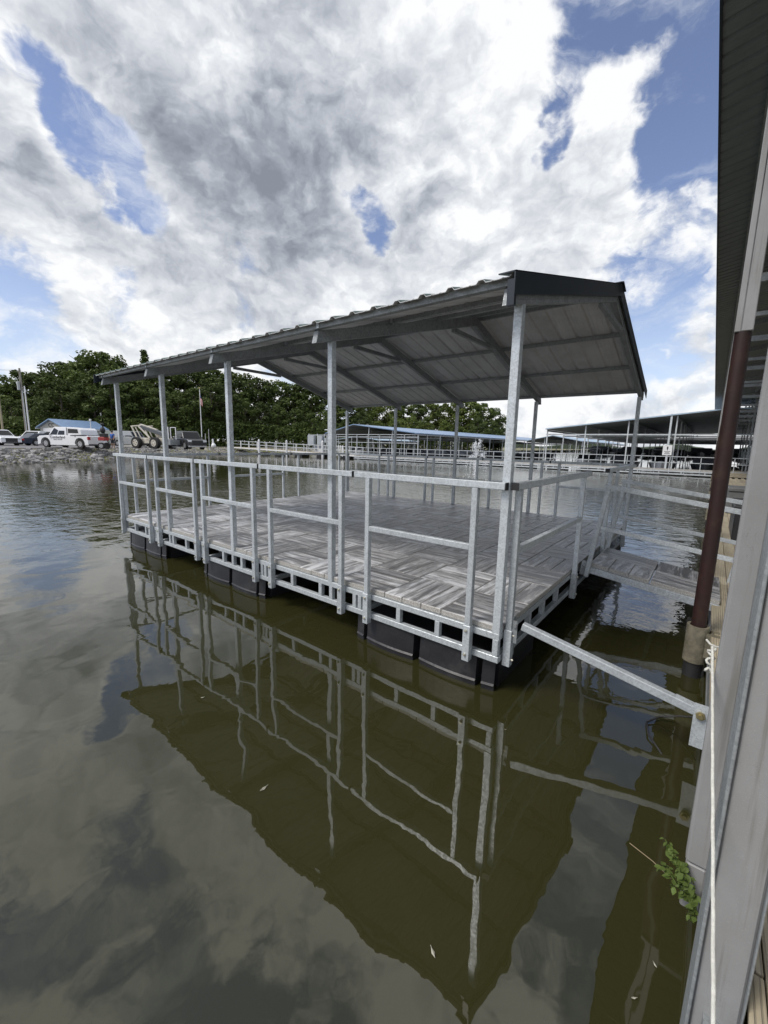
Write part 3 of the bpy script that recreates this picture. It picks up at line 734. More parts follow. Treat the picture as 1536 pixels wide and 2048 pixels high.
# inner posts, lift frames and ladders of the slips
for k in range(1, 12):
    y = 1.62+k*4.55
    for x in (3.1, 7.4, 11.8): mb = MB(); mb.beam((x, y, -.2), (x, y, ZE+.1), .10, .10, (0, 1, 0)); cb(mb, 'post', GALVD)
    mb = MB(); mb.beam((3.15, y, .37), (11.8, y, .37), .8, .08); cb(mb, 'finger_pier', TAN)
for k in range(2, 11):
    y = 1.62+k*4.55
    mb = MB()
    for yy in (y+1.0, y+3.4):
        for x in (3.6, 6.6): mb.beam((x, yy, .2), (x, yy, 2.6), .07, .07, (0, 1, 0))
        mb.beam((3.6, yy, 2.6), (6.6, yy, 2.6), .07, .07); mb.beam((3.6, yy, 1.1), (6.6, yy, 1.1), .05, .05)
    mb.beam((3.6, y+1.0, 2.6), (3.6, y+3.4, 2.6), .07, .07); mb.beam((3.6, y+1., 1.1), (3.6, y+3.4, 1.1), .05, .05)
    lf = mb.build('boat_lift', GALV, None); tag(lf, 'galvanized boat lift frame standing in a slip of the covered dock on the right', 'boat lift', 'boat lifts in the covered dock')
# ladder leaning at a slip
def ladder(x, y, z0, z1, lab):
    mb = MB(); mb.beam((x, y, z0), (x, y, z1), .04, .04, (0, 1, 0)); mb.beam((x+.42, y, z0), (x+.42, y, z1), .04, .04, (0, 1, 0))
    o = mb.build('ladder', GALV, None); tag(o, lab, 'ladder')
    for k in range(int((z1-z0)/.3)): mb = MB(); mb.beam((x+.02, y, z0+.2+k*.3), (x+.40, y, z0+.2+k*.3), .03, .03); mb.build('rung', GALV, o)
ladder(3.25, 17.5, -.2, 2.2, 'grey metal ladder at the inner edge of the tan walkway behind the red pile')
# slat lattice far down the walkway, standing in for light between the lifts
lat = empty('light_gap_lattice', (3.4, 40, 0), 0, 'open slat lattice shaped for the light gaps between lifts, far end of covered dock', 'screen')
for k in range(18): mb = MB(); mb.beam((k*.33, 0, 2.4), (k*.33, 0, 5.2), .09, .06, (0, 1, 0)); mb.build('slat', GALVD, lat)
for k in range(9): mb = MB(); mb.beam((-.1, .06, 2.45+k*.33), (5.8, .06, 2.45+k*.33), .06, .09); mb.build('slat', GALVD, lat)

# ---- piles: concrete sleeve, red pipe, grey square post on top
def pile(x, y, r, zt, lab, big=1, ysq=0):
    p = empty('mooring_pile', (x, y, 0), 0, lab, 'pile', 'red pipe piles along the covered dock')
    mb = MB(); mb.cyl((0, 0, -.6), (0, 0, zt), r, n=28, caps=False); mb.cyl((0, 0, zt-.01), (0, 0, zt), r*.99, n=28); mb.build('pipe', RED, p)
    mb = MB(); n_ = 28; ro, ri, z0, z1 = r*1.5*big, r*1.12, .135, .46
    vs = []
    for k in range(n_):
        t = 2*math.pi*k/n_; c_, s_ = math.cos(t), math.sin(t); vs += [(ro*c_, ro*s_, z0), (ro*c_, ro*s_, z1), (ri*c_, ri*s_, z1-.002), (ri*c_, ri*s_, z0)]
    mb.add(vs, [(4*k+j, 4*((k+1) % n_)+j, 4*((k+1) % n_)+(j+1) % 4, 4*k+(j+1) % 4) for k in range(n_) for j in range(4)]); mb.build('sleeve', CONC, p, 0)
    mb = MB(); mb.cyl((0, 0, -.3), (0, 0, .134), r*1.28, n=20); mb.build('collar', DARKPL, p)
    mb = MB(); mb.bb((-.055, -.05, zt+.001), (-.018, .05, 6.15)); mb.build('post', GREYP, p, .004)
    mb = MB(); mb.bb((-.014, -.055, zt+.001), (.056, .05, 6.2)); mb.build('post', GREYP, p, .005)
    mb = MB(); mb.bb((.055, -.05, .20), (.15, -.045, .42)); mb.bb((.055, .045, .20), (.15, .05, .42)); mb.bb((.10, -.045, .20), (.105, .045, .42)); mb.build('bracket', CONC, p)
    return p
pile(1.186, 1.43, .053, 2.83, 'dark red pipe pile nearest the camera in a stained concrete sleeve below the gangway')
pile(1.205, 6.4, .05, 2.6, 'dark red pipe pile just behind the nearest one beside the dock boxes')
pile(1.215, 11.0, .055, 2.6, 'third dark red pipe pile seen past the end of the far shed')
for k in range(4): pile(1.22, 17.+k*7, .055, 2.5, 'thin distant red pipe pile in line behind the nearer piles')

# galvanized plate under the knot, rope, cord, and cable loop
def solo(mb, name, m, lab, cat, group=None, bevel=0): return tag(mb.build(name, m, None, bevel), lab, cat, group)
k0 = pt(1425, 1291, 1.42); k1 = pt(1427, 2120, .80)
import itertools
def line(a, b, n_, sag=0, wob=0):
    out = []
    for i in range(n_+1):
        f = i/n_; p = a.lerp(b, f); p.z -= sag*4*f*(1-f); p.x += wob*math.sin(i*1.7); out.append(p)
    return out
mb = MB(); mb.tube(line(k0, k1, 30, 0, .0004), .0042); rope = solo(mb, 'dock_rope', ROPE, 'white dock rope pulled taut along the grey post from a knot', 'rope')
mb = MB()
kk = [k0+Vector((.010*math.sin(t*2.4), -.004+.009*math.cos(t*3.1), -t*.0125)) for t in [i*.35 for i in range(24)]]
mb.tube(kk, .0042); mb.tube([k0+Vector((.003, -.006, -.08)), k0+Vector((.012, -.01, -.10)), k0+Vector((.020, -.008, -.125))], .0042)
mb.tube([k0+Vector((-.018, .01, .012)), k0+Vector((-.006, -.004, .004)), k0+Vector((.01, -.004, .0)), k0+Vector((.03, .012, -.004))], .0035)
mb.build('knot', ROPE, rope)
c0 = pt(1507, 1235, 1.54); c1 = pt(1427, 1708, 1.30)
mb = MB(); mb.tube(line(c0, c1, 16, 0, .0006), .0021); solo(mb, 'thin_cord', YCORD, 'thin yellowed cord hanging in the groove between the two grey posts', 'cord')
l0 = Vector((1.27, .45, .16)); mb = MB()
mb.tube([l0, (1.15, .52, .08), (1.03, .50, .03), (.965, .40, .012), (.99, .25, .02), (1.06, .14, .01), (1.12, .08, -.03)], .006); solo(mb, 'black_cable', DARKPL, 'black cable loop dipping into the water under the strut end', 'cable')

# dock boxes on the walkway
def dockbox(x0, y0, x1, y1, h, m, lab, lid=True):
    b = empty('dock_box', ((x0+x1)/2, (y0+y1)/2, ZW), 0, lab, 'dock box')
    w, d = x1-x0, y1-y0
    mb = MB(); mb.box((0, 0, h*.42), (w*.94, d*.95, h*.84)); mb.build('body', m, b, .015)
    mb = MB(); mb.box((0, 0, h*.92), (w, d, h*.15)); mb.build('lid', DARKPL if m == BLACK else m, b, .02)
    return b
dockbox(1.50, 6.45, 2.35, 8.1, .62, BLACK, 'black plastic dock box at the end of the gangway rail on the tan walkway')
dockbox(1.50, 10.6, 2.05, 11.6, .66, mat('grey_box_plastic', (.12, .125, .125), .6, 0, .1, 4.), 'dark grey dock box standing behind the black one on the tan walkway')
mb = MB(); mb.box((0, 0, 0), (.42, .30, .05)); mb.box((.05, .02, .04), (.25, .2, .05)); bag = solo(mb, 'folded_bag', mat('pale_green_print_bag', (.45, .60, .42), .5, 0, .5, 14.), 'small pale green printed bag lying on the black dock box', 'bag', None, .015)
bag.location = (1.93, 7.0, ZW+.655); bag.rotation_euler = (0, 0, .5)

# vine growing from under the post foot, dead stem, floating leaves
def leafm(seed, ln=.05):
    mb = MB(); w = ln*.36
    P_ = [(0, 0, 0), (w*.7, ln*.25, .004), (w, ln*.5, .002), (w*.55, ln*.8, -.003), (0, ln*1.05, -.010), (-w*.55, ln*.8, -.003), (-w, ln*.5, .002), (-w*.7, ln*.25, .004), (0, ln*.5, -.006)]
    mb.add(P_, [(0, 1, 8), (1, 2, 8), (2, 3, 8), (3, 4, 8), (4, 5, 8), (5, 6, 8), (6, 7, 8), (7, 0, 8)], True); return mb.mesh('leaf', LEAFV)
LM = [leafm(0, .050), leafm(1, .062), leafm(2, .038)]
vine = empty('vine', (1.228, -1.24, .385), 0, 'leafy green vine growing out beneath the foot of the grey post', 'vine')
stems = [[(0, 0, .0), (-.02, -.01, .06), (-.05, .03, .10), (-.085, .06, .12)], [(0, 0, 0), (-.03, -.03, .04), (-.06, .0, .05), (-.09, .03, .03)], [(.02, -.05, -.02), (.01, -.04, .04), (-.01, -.02, .08), (-.025, .01, .11)],
         [(.02, -.05, -.04), (.015, -.04, .02), (.01, -.03, .08)], [(0, 0, 0), (-.01, .02, .05), (-.03, .02, .09), (-.05, .02, .11)]]
rl = random.Random(3)
for s_ in stems:
    mb = MB(); mb.tube(s_, .0018, 5); mb.build('stem', LEAFV, vine)
    for i in range(len(s_)-1):
        for q_ in range(14):
            f = rl.random(); p = Vector(s_[i]).lerp(Vector(s_[i+1]), f)
            o = link('leaf', rl.choice(LM), vine, p+Vector((rl.uniform(-.012, .012), rl.uniform(-.012, .012), rl.uniform(-.01, .01))))
            o.rotation_euler = (rl.uniform(-1.3, .3), rl.uniform(-.6, .6), rl.uniform(0, 6.28))
            k_ = rl.uniform(.28, .55); o.scale = (k_, k_, k_)
mb = MB(); mb.tube([aty(1343, 1758, -1.2), aty(1305, 1722, -1.19), aty(1259, 1686, -1.18)], .0014, 5); solo(mb, 'dead_stem', mat('dry_stem', (.35, .28, .18), .8), 'thin dry stem sticking out over the water from the vine', 'stem')
for (x, y, l_) in ((527, 1577, .05), (866, 1905, .038), (1268, 1996, .02), (1310, 1930, .018), (405, 1395, .03)):
    if y < 1000: continue
    p = atz(x, y, .004); mb = MB(); a_ = rl.uniform(0, 3.1); t = Vector((math.cos(a_), math.sin(a_), 0)); u_ = Vector((-t.y, t.x, 0))*.22
    mb.add([p-t*l_/2, p+u_*l_*.8, p+t*l_/2+Vector((0, 0, .004)), p-u_*l_*.8], [(0, 1, 2, 3)]); mb.tube([p-t*l_*.4+Vector((0,0,.003)), p+t*l_*.6+Vector((0, 0, .004))], l_*.03, 4)
    solo(mb, 'floating_leaf', mat('pale_floating_leaf', (.38, .37, .30), .6), 'pale dry leaf or twig floating on the dark green water', 'leaf', 'bits floating on the water')

# ================================================================ far marina
YF = 37.6
wk = empty('marina_walkway', (-12, YF, 0), 0, 'long floating walkway with galvanized railings crossing in front of the far covered docks', 'walkway')
def wb(mb, name, m): o = mb.build(name, m, wk); o.matrix_parent_inverse = Matrix.Translation((12, -YF, 0)); return o
XW0, XW1 = -36, 9.
mb = MB(); mb.bb((XW0, YF, .40), (XW1, YF+2.2, .46)); wb(mb, 'deck', mat('grey_dock_deck', (.36, .35, .33), .8, 0, .15, 2.))
mb = MB()
for z in (.34, .13): mb.beam((XW0, YF-.03, z), (XW1, YF-.03, z), .08, .11)
for k in range(30): mb.beam((XW0+.75+k*1.5, YF-.03, .13), (XW0+.75+k*1.5, YF-.03, .33), .07, .07, (0, 1, 0))
wb(mb, 'edge_frame', FARST)
for k in range(15): mb = MB(); mb.bb((XW0+.8+k*3, YF+.15, -.2), (XW0+2.3+k*3, YF+1.9, .28)); wb(mb, 'float', BLACK)
for k in range(45):
    x = XW0+.4+k*1.0; mb = MB(); mb.beam((x, YF, .1), (x, YF, 1.5), .055, .055, (0, 1, 0)); wb(mb, 'rail_post', FARST)
for z, nm in ((1.5, 'top_rail'), (1.02, 'mid_rail')): mb = MB(); mb.beam((XW0+.3, YF, z), (XW1, YF, z), .055, .055); wb(mb, nm, FARST)
# side branch towards the camera side (small fishing pier with taller posts)
ap = empty('shore_ramp', (-50, 37, 0), 0, 'long white railed access ramp from the grassy shore to the floating walkway', 'ramp')
ra, rb_ = Vector((-36.0, 37.9, .47)), Vector((-64.5, 37.6, 1.0))
def ab(mb, name, m): o = mb.build(name, m, ap); o.matrix_parent_inverse = Matrix.Translation((50, -37, 0)); return o
for o_ in (0, 1.5):
    mb = MB(); mb.beam(ra+Vector((0, o_, -.08)), rb_+Vector((0, o_, -.08)), .1, .16); ab(mb, 'side_beam', WHITEW)
    for z, nm in ((1.05, 'top_rail'), (.55, 'mid_rail')): mb = MB(); mb.beam(ra+Vector((0, o_, z)), rb_+Vector((0, o_, z)), .06, .06); ab(mb, nm, FARST)
    for k in range(13):
        p = ra.lerp(rb_, k/12)+Vector((0, o_, 0)); mb = MB(); mb.beam(p+Vector((0, 0, -.3)), p+Vector((0, 0, 1.12)), .12 if k % 2 else .07, .1, (0, 1, 0)); ab(mb, 'rail_post', WHITEW if o_ == 0 else FARST)
mb = MB(); mb.beam(ra+Vector((0, .75, 0)), rb_+Vector((0, .75, 0)), 1.4, .05); ab(mb, 'deck', TAN)
for k in range(5): mb = MB(); p = ra.lerp(rb_, (k+.4)/6); mb.box((p.x, p.y+.7, .12), (1.6, 1.5, .4)); ab(mb, 'float', BLACK)
# white leaning panels / steps by the ramp
mb = MB()
for x in (0, .35, .75): mb.beam((x, 0, 0), (x-.12, 0, 1.25), .12, .05, (0, 1, 0))
for z in (.3, .6, .9): mb.beam((-.05, 0, z), (.72, 0, z), .05, .05)
st = tag(mb.build('white_gate', WHITEW), 'white slatted gate panels leaning beside the access ramp', 'gate'); st.location = (-38.4, 37.3, .5)
# pile heads along the ramp
for px, d in ((518, 57), (573, 62), (645, 56)):
    p = pt(px, 890, d); mb = MB(); mb.cyl((p.x, p.y, -.5), (p.x, p.y, 2.15), .14, n=10); mb.cyl((p.x, p.y, 2.15), (p.x, p.y, 2.35), .15, .02, n=10)
    tag(mb.build('guide_pile', WHITEW), 'white capped guide pile rising beside the access ramp', 'pile', 'white guide piles by the ramp')

def shed(name, lab, cat, X0, X1, Y0, Y1, zeL, zr, xr, zeR, roofm, under, nbx, nby, postm=FARST, tie=None, loc=None, topm=None):
    """gable shed: eave left X0, ridge xr, eave right X1; front Y0, back Y1"""
    s = empty(name, ((X0+X1)/2, Y0, 0), 0, lab, cat)
    inv_ = Matrix.Translation((-(X0+X1)/2, -Y0, 0))
    def sb(mb, nm, m, sm=None): o = mb.build(nm, m, s); o.matrix_parent_inverse = inv_; return o
    for a, za, b, zb_ in ((X0, zeL, xr, zr), (xr, zr, X1, zeR)):
        if abs(b-a) < .1: continue
        mb = MB(); mb.add([(a, Y0-.4, za), (b, Y0-.4, zb_), (b, Y1, zb_), (a, Y1, za), (a, Y0-.4, za+.1), (b, Y0-.4, zb_+.1), (b, Y1, zb_+.1), (a, Y1, za+.1)], [(0, 1, 2, 3), (4, 5, 6, 7), (0, 1, 5, 4), (1, 2, 6, 5), (2, 3, 7, 6), (3, 0, 4, 7)])
        o = sb(mb, 'roof', under); me = o.data; me.materials.append(roofm)
        for p in me.polygons:
            if p.normal.z > .5 or abs(p.normal.z) < .3: p.material_index = 1
        # ribs of the sheeting
    def zat(x): return zeL+(zr-zeL)*(x-X0)/(xr-X0) if x <= xr else zr+(zeR-zr)*(x-xr)/(X1-xr)
    for i in range(nbx+1):
        x = X0+.1+(X1-X0-.2)*i/nbx
        for j in range(nby+1):
            y = Y0+(Y1-Y0-.5)*j/nby
            if 0 < i < nbx and j > 6: continue
            mb = MB(); mb.beam((x, y, -.1), (x, y, zat(x)-.02), .10, .10, (0, 1, 0)); sb(mb, 'post', postm)
    for j in range(0, nby+1):
        y = Y0+(Y1-Y0-.5)*j/nby
        if tie: mb = MB(); mb.beam((X0, y, tie), (X1, y, tie), .08, .12); sb(mb, 'tie_beam', postm)
    for i in range(nbx+1):
        x = X0+.1+(X1-X0-.2)*i/nbx; mb = MB(); mb.beam((x, Y0, zat(x)-.12), (x, Y1-.3, zat(x)-.12), .08, .16); sb(mb, 'roof_beam', GALVD)
    return s, sb
# right shed
s1, sb1 = shed('covered_slips', 'dark covered boat slips with a low gable roof reaching the right edge of the water', 'covered dock', -12.2, 16., 39.9, 92., 3.78, 5.28, 2.0, 4.0, BLUERP, ROOFBIG, 8, 9, tie=3.30)
# blue shed in the middle
E1x = -27.6
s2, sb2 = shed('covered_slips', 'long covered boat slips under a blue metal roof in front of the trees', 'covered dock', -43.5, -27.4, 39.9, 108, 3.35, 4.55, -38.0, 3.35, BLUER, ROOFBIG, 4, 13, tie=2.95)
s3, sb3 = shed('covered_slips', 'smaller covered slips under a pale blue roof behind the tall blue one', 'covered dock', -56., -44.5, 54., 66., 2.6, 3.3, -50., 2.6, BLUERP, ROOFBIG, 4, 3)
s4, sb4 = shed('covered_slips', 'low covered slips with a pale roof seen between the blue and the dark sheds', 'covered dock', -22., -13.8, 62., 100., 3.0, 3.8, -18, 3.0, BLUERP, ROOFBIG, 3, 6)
# open frame of slips at the left of the blue roof
fr = empty('slip_frame', (-38, 39.8, 0), 0, 'open grid of thin galvanized posts and beams left of the blue roofed slips', 'frame')
for i in range(9):
    for j in range(2):
        x = -43.4+i*2.0; y = 0.1+j*2.1-.1
        mb = MB(); mb.beam((x+38, y-.1, .1), (x+38, y-.1, 3.3 if i < 8 else 3.3), .07, .07, (0, 1, 0)); mb.build('post', FARST, fr)
for z in (3.25, 2.2): mb = MB(); mb.beam((-5.4, -.1, z), (10.6, -.1, z), .07, .07); mb.build('beam', FARST, fr)
# back blocks of dark slips: boats under the roofs
def boat(name, x, y, rz, ln, kind, lab, cover=False, lift=.0, grp='boats in the covered slips'):
    b = empty(name, (x, y, lift), rz, lab, 'boat', grp)
    hm = {'w': BOATW, 'd': BOATD}[kind]; w = ln*.36
    st_ = [(-.5, .96, 0), (-.2, 1., 0), (.1, .98, .02), (.32, .72, .07), (.46, .30, .14), (.5, .03, .2)]
    vs = []
    for (sx, ww, up) in st_:
        x_ = sx*ln; hw = w/2*ww
        vs += [(x_, 0, -.25+up*2.2), (x_, hw*.82, .05+up), (x_, hw, .62+up), (x_, hw*.92, .68+up), (x_, -hw*.92, .68+up), (x_, -hw, .62+up), (x_, -hw*.82, .05+up)]
    fs = []
    for i in range(len(st_)-1):
        for k in range(7): fs.append((i*7+k, i*7+(k+1) % 7, (i+1)*7+(k+1) % 7, (i+1)*7+k))
    fs += [tuple(range(7)), tuple(range(35, 42))[::-1]]
    mb = MB(); mb.add(vs, fs); mb.build('hull', hm, b)
    if cover:
        mb = MB(); mb.prism([(-.46*ln, .70), (-.1*ln, 1.25), (.12*ln, 1.35), (.44*ln, .80)], -w*.40, w*.40, 'y'); mb.build('cover', COVER, b, .08)
    else:
        mb = MB(); mb.prism([(-.02*ln, .70), (.10*ln, 1.25), (.13*ln, 1.25), (.20*ln, .72)], -w*.36, w*.36, 'y'); mb.build('windshield', GLASS, b)
        mb = MB()
        for sx in (-.3, -.08):
            mb.bb((sx*ln-.25, -w*.3, .68), (sx*ln+.25, -w*.05, 1.0)); mb.bb((sx*ln-.25, w*.05, .68), (sx*ln+.25, w*.3, 1.0))
        mb.build('seats', WHITEW, b, .04)
        mb = MB()
        for s in (-1, 1): mb.tube([(-.25*ln, s*w*.42, .7), (-.2*ln, s*w*.42, 1.9), (-.02*ln, s*w*.42, 1.95), (.02*ln, s*w*.42, .75)], .03, 6)
        mb.beam((-.2*ln, -w*.42, 1.92), (-.2*ln, w*.42, 1.92), .05, .05); mb.beam((-.02*ln, -w*.42, 1.95), (-.02*ln, w*.42, 1.95), .05, .05); mb.build('tower', FARST, b)
        mb = MB(); mb.bb((-.22*ln, -w*.44, 1.96), (.0*ln, w*.44, 2.02)); mb.build('bimini_top', COVER, b)
    mb = MB(); mb.box((-.53*ln, 0, .55), (.35, .4, .9)); mb.build('engine', DARKPL, b, .06)
    return b
rb = random.Random(11)
for r_i, yy in enumerate((56, 64, 72)):
    for c_i in range(7): boat('dark_filler_boat', -10.2+c_i*3.4+r_i*.7, yy, -math.pi/2, 6.6, 'd', 'dark covered boat raised on a lift, added to darken the inside of the shed', True, 1.0-.2*r_i, 'lifted boats added to darken the shed')  # rows of boats added for the darkness inside the shed
spots = [(-9.6, 'w', 0), (-6.2, 'd', 1), (-2.8, 'w', 0), (.6, 'd', 1), (4.2, 'd', 0)]
labs = ['white ski boat in the leftmost slip of the dark covered slips', 'dark covered boat in the second slip of the dark covered slips', 'white open boat with wakeboard tower in the middle slip of the dark shed', 'dark boat under a canvas cover right of the sign post', 'dark open boat in the rightmost visible slip']
for (x, k_, cv), lb in zip(spots, labs): boat('moored_boat', x, 47, -math.pi/2+rb.uniform(-.05, .05), 6.6, k_, lb, bool(cv), .1, None)
for i in range(9):
    boat('moored_boat', -40.5+(i % 4)*3.7, 47+8.5*(i//4)+rb.uniform(-.5, .5), -math.pi/2, 6.4, 'w' if i in (0, 5) else 'd', ['dark boat in the second front slip', 'dark boat in the third front slip', 'dark covered boat in the right front slip'][(i-1) % 3]+' of the blue shed'+['', ', second row', ', last row'][i//4] if i not in (0, 5) else 'white boat moored in a slip beneath the long blue roof', i % 2 == 1, .1)
for i in range(6): boat('moored_boat', -29.6, 51+i*8.2, math.pi, 6.2, 'd', 'dark boat moored along the side of the blue roofed slips', i % 2 == 0, .1)
for x, y, lb in ((-58.5, 52, 'white cabin boat moored at the far left of the slip frame'), (-54, 58, 'white runabout moored beside the cabin boat near the pale blue roof')): boat('moored_boat', x, y, R(-35), 7.5, 'w', lb, True, .1, None)
# back wall masses deep inside
for x0, x1, y, z1, lb in ((-27.4, -13., 112, 3.2, 'x'),):
    pass
# ladder / white pipes rising on the deck edge, sign on the post
sg = empty('notice_sign', (-2.0, 39.55, 2.0), 0, 'small white notice sign on a post of the dark covered slips', 'sign')
mb = MB(); mb.bb((-.33, -.02, -.42), (.33, .0, .42)); mb.build('panel', WHITEW, sg, .01)
mb = MB(); mb.bb((-.05, -.028, .08), (.05, -.021, .30)); mb.bb((-.02, -.028, -.02), (.02, -.021, .1)); mb.build('symbol', BLACKP, sg)
for z, w in ((-.10, .22), (-.20, .16), (-.29, .2)): mb = MB(); mb.bb((-w, -.027, z-.018), (w, -.021, z+.018)); mb.build('text_line', DARKPL, sg)
sp = sg.location
mb = MB(); mb.beam((-2.0, 39.62, .4), (-2.0, 39.62, 5.0), .14, .10, (0, 1, 0)); tag(mb.build('sign_post', GALV), 'grey square post carrying the small white notice sign', 'post')
# electrical cabinets on a platform near the shore
el = empty('utility_cabinets', (-46.0, 41.5, .5), R(8), 'grey electrical cabinets on a raised steel rack beside the access ramp', 'electrical rack')
for i, (x, w, h) in enumerate(((-2.3, 1.25, 1.45), (-.55, .95, 1.4), (.55, .35, .7), (1.35, .55, 1.2))):
    mb = MB(); mb.box((x, 0, 1.9+.0*i), (w, .5, h)); mb.build('cabinet', mat('grey_cabinet_paint', (.38, .41, .44), .5, .1, .06, 2.), el, .03)
for x in (-3.1, -1.4, 0., 1.0, 1.9, 2.7): mb = MB(); mb.beam((x, .3, -.3), (x, .3, 2.9), .09, .09, (0, 1, 0)); mb.build('rack_post', FARST, el)
for z in (1.1, 2.72): mb = MB(); mb.beam((-3.1, .3, z), (2.7, .3, z), .07, .08); mb.build('rack_rail', FARST, el)
mb = MB(); mb.beam((1.0, -.1, 2.7), (1.0, -.1, 3.5), .1, .1, (0, 1, 0)); mb.beam((.4, -.1, 3.5), (1.05, -.1, 3.5), .12, .12); mb.build('lamp_arm', WHITEW, el)
# two pale moored pontoons outside the walkway
def small(mb, name, m, lab, cat, grp=None): return tag(mb.build(name, m), lab, cat, grp)

# ---- fountain spray
FP = Vector((-9.3, 18.6, 0)); rs = random.Random(5); mb = MB()
def drop(p, r): 
    vs = [p+Vector(v)*r for v in ((1, 0, 0), (-1, 0, 0), (0, 1, 0), (0, -1, 0), (0, 0, 1.6), (0, 0, -1.6))]
    mb.add(vs, [(0, 2, 4), (2, 1, 4), (1, 3, 4), (3, 0, 4), (2, 0, 5), (1, 2, 5), (3, 1, 5), (0, 3, 5)])
for j in range(14):
    a = 2*math.pi*j/14+rs.uniform(-.2, .2); v0 = rs.uniform(.85, 1.05); H = 2.25 if j % 2 else 1.5; out = .38 if j % 2 else .75
    for k in range(150):
        t = rs.random(); h = H*4*t*(1-t)*v0; rr_ = out*t*v0+rs.gauss(0, .02+.05*t)
        drop(FP+Vector((math.cos(a)*rr_, math.sin(a)*rr_, max(0, h+rs.gauss(0, .03)))), rs.uniform(.006, .020)*(1.2-t*.3))
SPRAY = bpy.data.materials.new('water_spray'); SPRAY.use_nodes = True; SPRAY.node_tree.nodes['Principled BSDF'].inputs['Base Color'].default_value = (.85, .87, .9, 1); SPRAY.node_tree.nodes['Principled BSDF'].inputs['Roughness'].default_value = .25
ft = tag(mb.build('fountain_spray', SPRAY), 'white fountain jets spraying up from the water beyond the floating dock', 'fountain')

